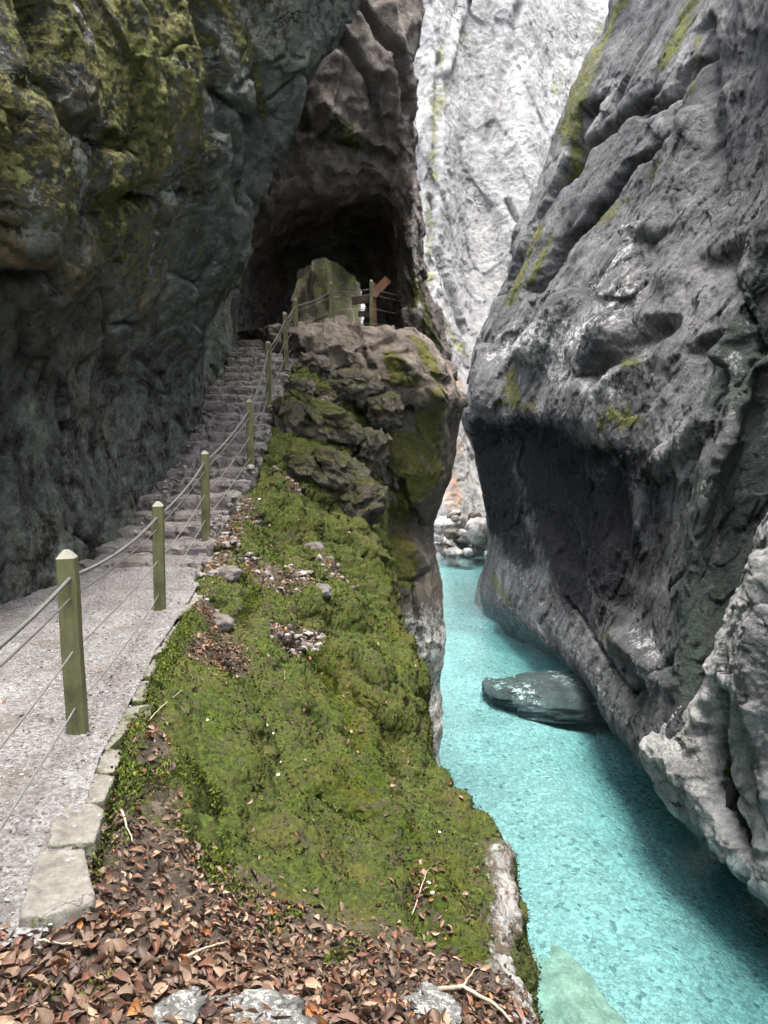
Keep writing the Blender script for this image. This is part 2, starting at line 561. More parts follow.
# --- overhanging cliff beside the path: x as a function of (Y, z)
ZL = [-1.5, 0.5, 1.5, 2.5, 3.5, 4.5, 5.5, 6.5, 8, 10, 14, 22, 34]
LEFT = [
    (-9, [-4.2, -4.3, -4.4, -4.4, -4.3, -4.3, -4.4, -4.5, -4.8, -5.2, -6.0, -8.0, -10]),
    (-3, [-4.2, -4.3, -4.4, -4.4, -4.3, -4.2, -4.2, -4.2, -4.4, -4.7, -5.2, -7.0, -9]),
    (2, [-4.1, -4.2, -4.4, -4.2, -3.75, -3.85, -4.1, -4.5, -5.2, -6.2, -8, -11.5, -15]),
    (5, [-4.0, -4.1, -4.3, -4.1, -3.45, -3.5, -3.75, -4.05, -4.6, -5.5, -7.2, -10.5, -14]),
    (7, [-3.85, -3.95, -4.15, -3.95, -3.25, -3.2, -3.4, -3.65, -4.1, -4.8, -6.2, -9, -12]),
    (9, [-3.75, -3.8, -3.95, -3.85, -3.3, -3.0, -3.0, -3.1, -3.4, -3.9, -5, -7.5, -10]),
    (11, [-3.65, -3.6, -3.7, -3.75, -3.35, -2.8, -2.5, -2.35, -2.3, -2.5, -3.4, -5.5, -8]),
    (12.6, [-3.6, -3.5, -3.45, -3.5, -3.05, -2.5, -2.1, -1.6, -0.75, 0.1, 0.4, -0.5, -2]),
    (13.2, [-3.6, -3.45, -3.4, -3.4, -3.0, -2.45, -2.1, -1.65, -0.8, 0.0, 0.4, -0.5, -2]),
    (13.9, [-3.6, -3.45, -3.4, -3.4, -3.3, -3.0, -2.8, -2.5, -2.0, -1.4, -0.6, -1.0, -2]),
    (15.0, [-3.6, -3.5, -3.4, -3.4, -3.4, -3.4, -3.3, -3.2, -2.9, -2.4, -1.5, -1.5, -2]),
    (17, [-3.7, -3.6, -3.5, -3.45, -3.4, -3.4, -3.3, -3.1, -2.8, -2.4, -1.6, -1.5, -2]),
    (20, [-4, -4, -4, -3.9, -3.8, -3.7, -3.6, -3.6, -4, -4, -4, -5, -8]),
    (26, [-6, -6, -6, -6, -6, -6, -6, -6.5, -7.5, -9, -12, -18, -25]),
    (40, [-7, -7, -7, -7, -7, -7, -7, -8, -9, -11, -14, -20, -28]),
]
G = [[W(x, Y, z) for x, z in zip(xs, ZL)] for Y, xs in LEFT]
L = Patch(G, 1.5, ysq=0.4, jit=(1.6, 0.6))
p = L.p
# broad ribs and scoops, then broken facets
amp = 0.3 + 0.7 * sstep(2.5, 5, p[:, 2])
L.d += 0.45 * amp * fbm(p * [0.5, 0.6, 0.17] + 3.1, 3, 0.5, 3)
for pts, r, a in [
    ([(28, 0), (45, 90), (52, 170), (58, 290)], 11, -0.30),
    ([(45, 105), (95, 140), (130, 150)], 12, -0.22),
    ([(150, 0), (165, 130), (168, 230)], 10, -0.28),
    ([(205, 0), (222, 70), (235, 150), (243, 205)], 10, -0.25),
    ([(100, 210), (110, 300), (118, 380)], 11, -0.22),
    ([(258, 0), (268, 90), (255, 190)], 18, -0.22),
    ([(0, 283), (50, 280), (100, 205), (160, 195), (210, 190)], 16, -0.16),
    ([(130, 20), (150, 110), (160, 180)], 18, 0.20),
    ([(20, 120), (25, 240)], 22, 0.22),
    ([(190, 30), (205, 150)], 16, 0.16),
    ([(70, 30), (80, 110)], 22, 0.16),
    ([(300, 0), (296, 120), (262, 196)], 14, 0.18),
]:
    L.push(pts, r, a)
L.apply()
p = L.p
f, e = facets(p * [0.9, 0.9, 0.6] + 0.15 * np.stack([perlin(p * 1.7, 60), perlin(p * 1.7, 61), perlin(p * 1.7, 62)], 1), 0.42, 0.12, 21)
L.d += (0.22 + 0.10 * amp) * f - 0.07 * (1 - sstep(0.0, 0.06, e)) * (perlin(p * 0.8, 5) > 0)
f2, e2 = facets(p * [2.6, 2.6, 1.7] + 0.2 * np.stack([perlin(p * 3.7, 63), perlin(p * 3.7, 64), perlin(p * 3.7, 65)], 1), 0.5, 0.15, 22)
L.d += 0.07 * f2
L.d += 0.13 * fbm(p * [1.5, 1.5, 0.9], 7, 0.6, 9)
L.apply()
p = L.p
L.d += 0.035 * fbm(p * 9, 4, 0.6, 15) + 0.03 * facets(p * 8, 0.6, 0.2, 24)[0]
for pts, r, v in [([(10, 20), (60, 50), (140, 80)], 75, 0.8), ([(100, 0), (200, 10)], 50, 0.7), ([(130, 60), (160, 150)], 36, 0.95),
                  ([(185, 70), (205, 130), (240, 205)], 13, 0.9), ([(255, 40), (275, 120)], 12, 0.75), ([(115, 170), (130, 260)], 22, 0.62),
                  ([(230, 0), (250, 60)], 20, 0.75), ([(45, 260), (52, 300)], 10, 0.7)]:
    L.paint('moss', pts, r, v)
for pts, r, v in [([(0, 130), (25, 260)], 50, 0.85), ([(10, 80), (80, 110)], 36, 0.6), ([(110, 90), (190, 130), (215, 60)], 34, 0.6), ([(120, 220), (150, 300)], 30, 0.55)]:
    L.paint('ochre', pts, r, v)
for pts, r, v in [([(62, 24), (78, 36), (88, 50)], 8, 1.0), ([(70, 40), (84, 44)], 7, 1.0), ([(160, 52), (172, 62), (192, 76)], 3.5, 0.95),
                  ([(166, 200), (160, 250), (158, 280)], 6, 0.62), ([(108, 30), (112, 80)], 3, 0.5)]:
    L.paint('pale', pts, r, v)
L.paint('pale', [(363, 0), (348, 60), (318, 130), (282, 185)], 7, 0.42)
p = L.p
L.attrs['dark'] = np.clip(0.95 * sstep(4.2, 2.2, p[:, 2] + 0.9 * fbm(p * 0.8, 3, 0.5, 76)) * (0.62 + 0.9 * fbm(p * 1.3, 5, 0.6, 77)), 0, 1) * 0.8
L.attrs['moss'] = np.maximum(L.attrs['moss'], 0.95 * sstep(2.9, 4.2, p[:, 2]) * sstep(13.0, 10, p[:, 1]) * np.clip(0.66 + 1.6 * fbm(p * [0.7, 0.7, 0.35], 4, 0.6, 78), 0, 1))
L.attrs['ochre'] = np.maximum(L.attrs['ochre'], 0.9 * sstep(2.6, 3.6, p[:, 2]) * sstep(11.5, 9, p[:, 1]) * np.clip(0.5 + 1.8 * fbm(p * [0.8, 0.8, 0.45] + 9, 4, 0.6, 79), 0, 1))
crust = np.clip(np.maximum(L.attrs['moss'], L.attrs['ochre']) - 0.25, 0, 1)
L.d += crust * (0.05 * np.abs(perlin(p * 11, 171)) + 0.035 * np.abs(perlin(p * 22, 172)) - 0.02)
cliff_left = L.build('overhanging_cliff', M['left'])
tag(cliff_left, 'dark grey green overhanging cliff with moss on its upper bulges beside the stairs', 'cliff', kind='structure')

# --- rock fin with the tunnel: rings from the far exit through the mouth to the outer face
RINGS = [
    [(325, 366, 25.0), (282, 362, 25), (275, 330, 25), (278, 296, 25), (284, 262, 25), (304, 244, 25), (324, 238, 25), (350, 246, 25), (368, 268, 25), (376, 300, 25), (376, 335, 25), (368, 362, 25)],
    [(325, 357, 23.8), (290, 355, 23.8), (287, 330, 23.8), (289, 300, 23.8), (295, 272, 23.8), (309, 259, 23.8), (325, 252, 23.8), (345, 263, 23.8), (360, 284, 23.8), (366, 305, 23.8), (366, 330, 23.8), (360, 356, 23.8)],
    [(325, 352, 21.3), (262, 352, 21.3), (258, 325, 21.3), (262, 285, 21.3), (274, 258, 21.3), (300, 240, 21.3), (330, 228, 21.3), (365, 222, 21.3), (388, 235, 21.3), (393, 270, 21.3), (394, 310, 21.3), (392, 350, 21.3)],
    [(325, 350, 19.0), (245, 360, 19.0), (236, 325, 19.0), (243, 280, 19.0), (258, 250, 19), (288, 226, 19.0), (330, 208, 19), (376, 192, 19.0), (400, 215, 19.0), (404, 255, 19.0), (405, 300, 19.0), (406, 350, 19.0)],
    [(325, 385, 18.3), (225, 385, 18.3), (215, 325, 18.1), (222, 265, 18.0), (240, 222, 17.9), (278, 190, 17.8), (332, 168, 17.8), (385, 150, 18.0), (409, 170, 18.4), (413, 240, 18.4), (417, 300, 18.4), (425, 356, 18.4)],
    [(325, 420, 18.6), (190, 420, 18.6), (170, 320, 18.3), (180, 230, 18.0), (215, 130, 17.6), (275, 40, 17.3), (345, -60, 17.4), (411, -10, 18.3), (408, 100, 19), (414, 205, 19.0), (424, 285, 19.2), (440, 372, 19.4)],
    [(325, 460, 19.0), (150, 460, 19), (110, 320, 18.8), (110, 180, 18.6), (130, 0, 18.4), (190, -300, 18.2), (330, -600, 18.5), (432, -560, 20.5), (402, 85, 21.6), (412, 205, 21.6), (418, 285, 21.6), (434, 372, 21.6)],
    [(325, 440, 25), (150, 440, 25), (110, 320, 25), (110, 180, 25), (130, 0, 25), (190, -300, 25), (330, -420, 26), (420, -420, 26), (390, 60, 25.6), (395, 205, 25.6), (398, 285, 25.6), (408, 372, 25.6)],
    [(325, 366, 25.2), (282, 362, 25.2), (275, 330, 25.2), (278, 296, 25.2), (284, 262, 25.2), (304, 244, 25.2), (324, 238, 25.2), (350, 246, 25.2), (368, 268, 25.2), (376, 300, 25.2), (376, 335, 25.2), (368, 362, 25.2)],
]
G = [[P(*q) for q in (r + [r[0]])] for r in RINGS]
T = Patch(G, 1.5, flip=True)
# make sure the normals of the outer face look at the camera
mid = T.world(390, 90)[0]
kk = int(np.argmin(((T.p - mid) ** 2).sum(1)))
if T.n[kk] @ (CAM - T.p[kk]) < 0:
    T.flip = not T.flip
    T.n = -T.n
p = T.p
T.d += 0.35 * fbm(p * [0.7, 0.7, 0.45], 3, 0.5, 31, True)
for pts, r, a in [([(370, 10), (400, 60), (412, 110)], 9, -0.3), ([(345, 40), (375, 90), (385, 140)], 10, -0.25), ([(300, 130), (350, 150), (395, 165)], 12, -0.2),
                  ([(395, 10), (405, 60)], 10, 0.2), ([(330, 110), (360, 150)], 14, 0.2)]:
    T.push(pts, r, a)
T.apply()
p = T.p
wv = 0.15 * np.stack([perlin(p * 1.5, 66), perlin(p * 1.5, 67), perlin(p * 1.5, 68)], 1)
T.d += 0.30 * facets(p * [0.8, 0.8, 0.5] + wv, 0.5, 0.15, 32)[0] + 0.14 * facets(p * 2.3 + wv, 0.5, 0.2, 33)[0] + 0.16 * fbm(p * 1.4, 7, 0.58, 34) - 0.06
T.apply()
T.d += 0.05 * fbm(T.p * 7, 4, 0.6, 35) + 0.03 * facets(T.p * 6, 0.6, 0.2, 36)[0]
T.paint('moss', [(340, 130), (362, 150)], 16, 0.75)
T.paint('moss', [(418, 290), (440, 370)], 16, 0.85)
T.paint('moss', [(413, 230), (418, 290)], 6, 0.5)
T.paint('pale', [(413, 235), (420, 320)], 5, 0.6)
T.attrs['dark'] = np.maximum(T.attrs['dark'], 0.3 * sstep(18.7, 19.6, T.p[:, 1]) * (np.abs(T.X - 325) < 75))  # tunnel inside darkened in the rock colour, painting its shade
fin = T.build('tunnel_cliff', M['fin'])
tag(fin, 'brown grey rock fin pierced by the dark tunnel at the top of the stairs', 'cliff', kind='structure')

# --- the outcrop under the tunnel, down to the water
ROWS = [  # silhouette py, left px, mid px, right px, silhouette px, front depth
    (330, 285, 340, 392, 416, 17.7), (336, 285, 342, 398, 427, 17.3), (362, 300, 350, 418, 447, 16.9), (385, 315, 365, 432, 459, 16.8), (402, 325, 378, 440, 465, 16.9),
    (428, 330, 385, 433, 458, 17.3), (470, 345, 390, 428, 451, 17.3), (500, 355, 392, 418, 441, 17.5), (520, 360, 392, 409, 433, 17.9), (548, 365, 392, 412, 432, 17.5),
    (585, 370, 398, 420, 439, 17.4), (612, 370, 398, 420, 441, 17.4), (645, 375, 400, 425, 444, 17.4), (682, 375, 400, 420, 438, 17.5), (722, 375, 400, 424, 442, 17.5), (756, 375, 398, 420, 437, 17.5),
    (830, 375, 398, 424, 444, 17.5), (880, 375, 400, 430, 452, 17.5)]
G = []
top = P(416, 333, 18.4)[2]
for k, (py, a, b, c, s, yf) in enumerate(ROWS):
    z = P(s, py, 18.6)[2]
    def at(px, Y):
        q = P(px, 512, Y)
        return W((px - 384) / F * (Y * math.cos(PITCH) - (z - CAM[2]) * math.sin(PITCH)), Y, z)
    G.append([at(a - 60, 19.5), at(a, yf), at(b, yf - 0.25), at(c, yf), at(s, 18.6), at(s - 10, 21), at(s - 60, 23.5)])
cap = [W(-1.6, 19.5, top), W(-1.5, 19.0, top), W(-1.0, 18.8, top + .02), W(-.2, 19, top), W(0.2, 19.8, top), W(0.2, 21, top), W(-1, 23, top)]
G.insert(0, cap)
C = Patch(G, 1.5)
mid = C.world(420, 460)[0]
kk = int(np.argmin(((C.p - mid) ** 2).sum(1)))
if C.n[kk] @ (CAM - C.p[kk]) < 0:
    C.flip = not C.flip
    C.n = -C.n
p = C.p
C.d += 0.2 * fbm(p * [0.8, 0.8, 0.6], 3, 0.5, 41)
C.apply()
for pts, r, a in [
    ([(378, 400), (382, 440), (380, 480)], 6, -0.30), ([(410, 365), (412, 420)], 5, -0.28), ([(383, 450), (392, 490), (404, 515)], 4, -0.2),
    ([(375, 480), (385, 495), (402, 500)], 4, -0.15), ([(404, 490), (407, 505), (432, 525)], 5, -0.38), ([(405, 495), (402, 520)], 6, -0.22),
    ([(432, 525), (436, 540)], 7, -0.25), ([(395, 585), (420, 582), (437, 570)], 4, -0.2), ([(420, 590), (428, 640), (424, 700)], 5, -0.15),
    ([(395, 420), (400, 460)], 12, 0.15), ([(440, 400), (452, 440)], 14, 0.12), ([(415, 545), (425, 560)], 14, 0.22), ([(395, 350), (420, 370)], 12, 0.15),
    ([(340, 345), (352, 380)], 8, -0.15), ([(365, 345), (372, 375), (375, 400)], 7, -0.2), ([(330, 370), (365, 390)], 8, -0.15)]:
    C.push(pts, r, a)
C.apply()
p = C.p
wv = 0.3 * np.stack([perlin(p * 2, 66), perlin(p * 2, 67), perlin(p * 2, 68)], 1)
up = sstep(1.8, 3.2, p[:, 2])
C.d += (0.10 + 0.28 * up) * facets(p * 1.5 + wv, 0.5, 0.2, 42)[0] + (0.03 + 0.1 * up) * facets(p * 4 + wv, 0.5, 0.2, 43)[0] + 0.07 * fbm(p * 2.6, 6, 0.55, 44) - 0.1 * up
C.apply()
C.d += 0.02 * fbm(C.p * 10, 3, 0.6, 45)
for pts, r, v in [([(425, 335), (440, 365), (452, 390)], 16, 0.95), ([(390, 350), (405, 372)], 18, 0.75), ([(435, 425), (440, 475)], 32, 0.75), ([(408, 450), (425, 490)], 32, 0.8), ([(405, 515), (412, 575)], 30, 0.85), ([(395, 500), (398, 540)], 16, 0.7),
                  ([(415, 380), (440, 395)], 12, 0.7), ([(380, 385), (372, 400)], 12, 0.6), ([(440, 480), (430, 500)], 10, 0.55)]:
    C.paint('moss', pts, r, min(1, v * 1.15))
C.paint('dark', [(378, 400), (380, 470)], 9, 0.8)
C.attrs['pale'] = 0.62 * sstep(-1.6, -3.0, p[:, 2])
outcrop = C.build('rock_outcrop', M['column'])
tag(outcrop, 'stacked brown grey rock outcrop with deep cracks carrying the viewing platform above the river', 'rock outcrop', kind='structure')

# --- mossy slope between path and gorge
SL = [
    (-2.5, [(-4.5, .06), (-1.0, .03), (-.8, 0.0), (-.4, 0), (0, 0), (.3, -.05), (.5, -.25), (.7, -.8), (.85, -2), (1.2, -5), (1.6, -8.5)]),
    (1.2, [(-4.5, .08), (-1.25, .03), (-.95, -.02), (-.5, -.04), (0, -.05), (.3, -.12), (.5, -.35), (.65, -.9), (.8, -2), (1.2, -5), (1.8, -8.5)]),
    (2.2, [(-4.5, .08), (-1.35, .02), (-1.0, -.03), (-.5, -.12), (-.1, -.2), (.25, -.3), (.52, -.48), (.66, -1.1), (.8, -2.2), (1.2, -5), (1.9, -8.5)]),
    (3.0, [(-4.5, -.45), (-1.5, -.16), (-1.10, -.02), (-.6, -.32), (-.1, -.48), (.35, -.6), (.62, -.76), (.76, -1.5), (.9, -2.6), (1.3, -5), (2.0, -8.5)]),
    (4.0, [(-4.5, -.4), (-1.7, -.16), (-1.36, -.01), (-.8, -.55), (-.2, -.82), (.4, -.98), (.78, -1.2), (.92, -2), (1.05, -3.2), (1.4, -5), (2.2, -8.5)]),
    (5.6, [(-4.5, -.4), (-1.95, -.16), (-1.62, -.01), (-1.0, -.64), (-.4, -1.08), (.3, -1.38), (.9, -1.7), (1.05, -2.5), (1.15, -3.6), (1.5, -5.2), (2.3, -8.5)]),
    (7.0, [(-4.5, -.4), (-2.1, -.16), (-1.80, -.01), (-1.2, -.58), (-.6, -1.10), (.2, -1.62), (.8, -1.98), (.95, -2.7), (1.05, -3.8), (1.4, -5.3), (2.1, -8.5)]),
    (7.8, [(-4.5, -.4), (-2.2, -.16), (-1.88, .0), (-1.35, -.48), (-.7, -1.02), (.05, -1.66), (.64, -1.96), (.8, -2.8), (.95, -3.9), (1.25, -5.4), (1.95, -8.5)]),
    (8.5, [(-4.5, -.4), (-2.3, -.16), (-1.95, .0), (-1.5, -.36), (-.90, -.88), (.10, -1.12), (.50, -1.88), (.64, -3), (.8, -4), (1.1, -5.5), (1.8, -8.5)]),
    (9.3, [(-4.5, -.3), (-2.4, -.1), (-2.05, .06), (-1.6, -.26), (-1.05, -.62), (-.52, -1.10), (.44, -1.55), (.6, -2.8), (.7, -3.9), (.95, -5.5), (1.6, -8.5)]),
    (10.2, [(-4.5, .0), (-2.45, .1), (-2.1, .22), (-1.65, -.05), (-1.05, -.30), (-.55, -.50), (.40, -1.40), (.55, -2.6), (.6, -3.8), (.8, -5.5), (1.4, -8.5)]),
    (11, [(-4.5, .2), (-2.5, .3), (-2.15, .42), (-1.65, .1), (-1.05, -.16), (-.45, -.50), (.36, -1.32), (.52, -2.5), (.5, -3.8), (.7, -5.5), (1.2, -8.5)]),
    (13, [(-4.5, .9), (-2.3, 1.0), (-1.95, 1.25), (-1.5, 1.05), (-.9, .7), (-.45, .2), (.06, -.8), (.15, -2), (.2, -3.5), (.4, -5.5), (.8, -8.5)]),
    (15, [(-4.5, 1.9), (-2.25, 2.0), (-1.92, 2.3), (-1.4, 2.15), (-.9, 1.75), (-.5, 1.1), (-.2, .2), (-.05, -1.5), (.1, -3.5), (.3, -5.5), (.6, -8.5)]),
    (17, [(-4.5, 2.8), (-2.2, 3.0), (-1.85, 3.35), (-1.3, 3.2), (-.8, 2.8), (-.4, 2.1), (-.1, 1), (0, -1), (.1, -3.5), (.3, -5.5), (.5, -8.5)]),
    (19, [(-4.5, 3.3), (-2.2, 3.5), (-1.8, 3.8), (-1.3, 3.6), (-.8, 3.0), (-.4, 2.1), (-.1, 1), (0, -1), (.1, -3.5), (.3, -5.5), (.5, -8.5)]),
]
G = [[W(x, Y, z) for x, z in row] for Y, row in SL]
S = Patch(G, 1.7, flip=True, ysq=0.6, jit=(2.2, 0.5))
mid = S.world(300, 800)[0]
kk = int(np.argmin(((S.p - mid) ** 2).sum(1)))
if S.n[kk] @ (CAM - S.p[kk]) < 0:
    S.flip = not S.flip
    S.n = -S.n
p = S.p
flat = 1 - sstep(2.6, 4.0, p[:, 1])          # the leaf covered shelf by the camera stays smooth
near_edge = sstep(0.55, 0.05, np.abs(p[:, 0] - np.interp(p[:, 1], EDGE_Y, EDGE_X))) * (p[:, 1] < 10)
S.d += (1 - 0.85 * near_edge) * (0.42 - 0.36 * flat) * fbm(p * 0.75 + 5, 3, 0.5, 51)
for pts, r, a in [([(200, 575), (250, 610), (300, 640), (335, 690), (360, 760), (390, 840)], 40, 0.12), ([(285, 560), (315, 610), (369, 675), (418, 752)], 22, 0.20),
                  ([(305, 625), (335, 690), (372, 755)], 28, -0.22), ([(235, 620), (275, 700), (310, 800)], 44, -0.15), ([(150, 700), (200, 760)], 26, -0.06),
                  ([(330, 500), (350, 560), (390, 610)], 14, -0.16), ([(212, 590), (232, 600)], 8, -0.12), ([(440, 780), (490, 860)], 22, 0.14),
                  ([(400, 840), (440, 930)], 34, -0.12)]:
    S.push(pts, r, a)
S.apply()
p = S.p
ydist = sstep(3, 9, p[:, 1])
wv = 0.35 * np.stack([perlin(p * 2.2, 66), perlin(p * 2.2, 67), perlin(p * 2.2, 68)], 1)
rk = sstep(9.5, 12, p[:, 1])
S.d += (0.30 * rk) * facets(p * 1.3 + wv, 0.5, 0.2, 52)[0] + (0.02 + 0.10 * rk) * facets(p * 3.3 + wv, 0.5, 0.2, 53)[0] - 0.08 * rk
S.d += (0.20 * fbm(p * 2.3, 5, 0.55, 54) + 0.10 * np.abs(perlin(p * [1.5, 1.5, 1.5], 73))) * (1 - 0.8 * flat) * (1 - 0.8 * near_edge)
S.apply()
p, n = S.p, S.n
# rounded moss cushions with creases between them
wq = 0.35 * np.stack([perlin(p * 1.4, 181), perlin(p * 1.4, 182), perlin(p * 1.4, 183)], 1)
on = (1 - flat) * (1 - 0.85 * near_edge)
for fq, am, sd_ in ((1.5, 0.17, 184), (3.6, 0.070, 185)):
    f1_ = worley(p * fq + wq * fq, sd_)[0]
    S.d += on * am * (np.sqrt(np.clip(1 - (f1_ / 0.85) ** 2, 0, 1)) - 0.6) * np.clip(0.75 + 1.2 * fbm(p * 0.9, 3, 0.5, 186), 0.1, 1.3)
S.apply()
p, n = S.p, S.n
cush = fbm(p * 9.0, 3, 0.55, 55)
tuft = np.abs(perlin(p * 26, 58)) + 0.5 * np.abs(perlin(p * 55, 59))
S.d += 0.045 * cush + 0.03 * np.abs(perlin(p * 13, 56)) - 0.030 * tuft + 0.006 * fbm(p * 40, 3, 0.6, 57)
# where moss grows
moss = 0.84 + 0.48 * fbm(p * 1.6, 5, 0.6, 71)
moss -= 1.0 * flat * (0.75 + 0.9 * fbm(p * 2.5, 3, 0.5, 72))
litter = np.zeros(len(p))
for pts, r, v in [([(150, 720), (165, 790), (190, 850)], 34, 0.8), ([(215, 600), (240, 640), (200, 650)], 34, 0.9), ([(280, 640), (310, 640)], 26, 0.8), ([(255, 560), (300, 590)], 22, 0.8),
                  ([(285, 470), (300, 485)], 16, 0.9), ([(225, 520), (215, 570)], 24, 0.8), ([(330, 560), (350, 580)], 18, 0.5), ([(200, 850), (280, 890), (340, 930)], 44, 0.75),
                  ([(425, 880), (450, 910)], 26, 0.45), ([(210, 660), (255, 655)], 16, 0.8), ([(270, 370), (330, 400), (360, 380)], 22, 0.7), ([(240, 500), (262, 520)], 16, .7)]:
    litter = np.maximum(litter, v * S.stroke(pts, r))
litter = np.maximum(litter, flat * sstep(0.75, 0.45, p[:, 0]))
S.attrs['ochre'] = np.clip(litter * 0.9, 0, 1)
moss -= 0.75 * litter
edge = np.maximum(S.stroke([(492, 850), (512, 900), (522, 960), (532, 1015)], 32), 0.0)
moss -= 0.75 * edge
S.attrs['pale'] = 0.85 * edge
S.attrs['moss'] = np.clip(moss, 0, 1)
S.attrs['dark'] = 0.45 * np.clip(0.4 + 2.5 * fbm(p * 1.1, 4, 0.55, 74), 0, 1) * (1 - flat) * 0.8 + 0.4 * np.maximum(np.maximum(S.stroke([(318, 650), (345, 700), (378, 752)], 36), S.stroke([(350, 790), (420, 850), (470, 930)], 62)), S.stroke([(380, 560), (400, 640)], 22))  # noise varies the moss; the strokes paint shade into the steep hollows
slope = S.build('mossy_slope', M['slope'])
tag(slope, 'steep green mossy bank with leaf litter falling from the path to the gorge', 'slope', kind='structure')

# --- gorge wall across the river: columns from the skyline down to the water
RC = [
    [(800, -300, 75), (700, 0, 70), (680, 60, 70), (660, 130, 70), (620, 220, 70), (590, 290, 70), (570, 345, 70), (560, 408, 70), (560, 440, 70), (560, 490, 70), (560, 545, 70), (560, 570, 70), (560, 600, 70)],
    [(690, -300, 52), (632, 0, 50), (602, 60, 50), (572, 130, 50), (540, 220, 50), (520, 290, 50), (498, 345, 50), (485, 408, 49), (487, 440, 49), (496, 490, 49), (500, 545, 49), (492, 575, 49), (492, 600, 49)],
    [(676, -300, 46), (620, 0, 44), (590, 60, 44), (560, 130, 44), (528, 220, 44), (506, 290, 43), (484, 345, 43), (469, 408, 42), (475, 440, 43), (483, 490, 43), (491, 545, 43), (481, 592, 43), (481, 640, 43)],
    [(730, -300, 40), (665, 0, 38), (640, 70, 38), (610, 140, 38), (570, 230, 38), (545, 300, 38), (520, 352, 38), (512, 408, 37.3), (518, 440, 38.3), (520, 500, 38.2), (520, 560, 37.3), (522, 622, 36), (590, 690, 36)],
    [(780, -300, 36), (705, 0, 34), (690, 70, 33), (670, 140, 33), (640, 220, 33), (610, 290, 32), (585, 350, 31.5), (575, 420, 31.2), (575, 455, 32.2), (575, 520, 32.0), (575, 590, 30.7), (572, 664, 29.3), (660, 740, 29.3)],
    [(820, -300, 32), (745, 0, 29), (735, 70, 28.5), (720, 140, 28), (695, 220, 28), (665, 300, 28), (645, 370, 26.5), (632, 430, 26.5), (622, 470, 27.2), (620, 540, 26.8), (615, 620, 25.3), (612, 722, 23.2), (715, 800, 23.2)],
    [(860, -300, 28), (790, 0, 24), (785, 70, 24), (770, 140, 24), (750, 220, 24), (725, 300, 23.5), (705, 370, 23), (690, 430, 22.5), (675, 490, 22.7), (665, 560, 22.4), (655, 650, 21.2), (645, 768, 19.8), (760, 850, 19.8)],
    [(900, -300, 26), (830, 0, 20.5), (825, 70, 20.5), (800, 140, 20.5), (766, 220, 20.5), (747, 300, 20.3), (738, 370, 19.8), (728, 430, 19.3), (706, 490, 19.3), (692, 560, 19.3), (688, 660, 18.8), (685, 810, 17.7), (800, 900, 17.7)],
    [(940, -300, 20), (870, 0, 19), (860, 70, 19), (840, 140, 19), (800, 220, 20.4), (775, 300, 20.8), (765, 370, 20.6), (755, 430, 20.2), (738, 490, 20), (728, 560, 19.8), (728, 660, 18.8), (732, 850, 16.4), (850, 960, 16.4)],
    [(1000, -300, 16), (940, 0, 16), (920, 70, 16.5), (900, 140, 17), (860, 220, 18), (840, 300, 18.5), (830, 370, 18.5), (820, 430, 18.3), (800, 490, 18.2), (790, 560, 18), (800, 660, 16.5), (800, 905, 14.2), (800, 1000, 14.2)],
]
G = [[P(*q) for q in c] for c in RC]
def wall_at(x, Y):
    zs = [22, 14, 12, 9.5, 7.5, 5.8, 4.3, 2.8, 1.2, -0.5, -3, -7.3, -9]
    return [W(x + (z > 3) * (z - 3) * 0.12, Y, z) for z in zs]
G += [wall_at(8.6, 9), wall_at(9.5, 3), wall_at(11, -8)]
R = Patch(G, 1.4, ysq=0.28, jit=(0.55, 0.6))
mid = R.world(620, 300)[0]
kk = int(np.argmin(((R.p - mid) ** 2).sum(1)))
if R.n[kk] @ (CAM - R.p[kk]) < 0:
    R.flip = not R.flip
    R.n = -R.n
p = R.p
# long folds running up to the right with the skyline, then ledges and cracks
rx = p @ np.array([0.75, 0.25, -0.62])
rr = np.stack([rx * 0.42, (p @ np.array([0.3, 0.1, 0.95])) * 0.10, p[:, 1] * 0.10], 1)
upz = sstep(0.5, 4, p[:, 2])
R.d += (0.35 + 0.85 * upz) * fbm(rr, 4, 0.5, 81)
for pts, r, a in [
    ([(588, 100), (555, 165), (528, 225), (500, 290)], 10, -1.8), ([(640, 100), (610, 125), (575, 145), (562, 175)], 11, -1.5),
    ([(690, 60), (670, 95), (640, 110)], 10, -0.9), ([(665, 140), (625, 160), (600, 195), (560, 240), (530, 290)], 9, -1.2),
    ([(650, 325), (615, 350), (585, 372)], 18, -0.7), ([(700, 340), (735, 345)], 16, -0.6),
    ([(720, 250), (738, 320), (720, 380)], 18, -0.5), ([(600, 460), (612, 520), (610, 600)], 14, -0.4), ([(560, 470), (565, 560)], 16, -0.2),
    ([(660, 590), (690, 560)], 4, -0.3), ([(560, 600), (600, 655), (625, 690)], 5, -0.45), ([(625, 690), (650, 680), (690, 640)], 4, -0.35),
    ([(620, 640), (650, 670)], 22, 0.45), 
    ([(560, 300), (520, 350)], 18, 0.6), ([(640, 240), (600, 330)], 18, 0.6), ([(690, 120), (650, 230)], 20, 0.7), ([(700, 420), (650, 470)], 14, 0.4),
    ([(700, 20), (705, 200)], 8, -0.6),
    ([(484, 350), (474, 405)], 10, 0.5)]:
    R.push(pts, r, a)
R.apply()
p = R.p
sc = 1.0
wv = 0.22 * np.stack([perlin(p * .7, 66), perlin(p * .7, 67), perlin(p * .7, 68)], 1)
pr = np.stack([p @ np.array([0.75, 0.2, -0.62]), p[:, 1], p @ np.array([0.62, 0.1, 0.75]) * 0.45], 1)
q_ = 0.4 + 0.6 * sstep(-0.5, 3, p[:, 2])
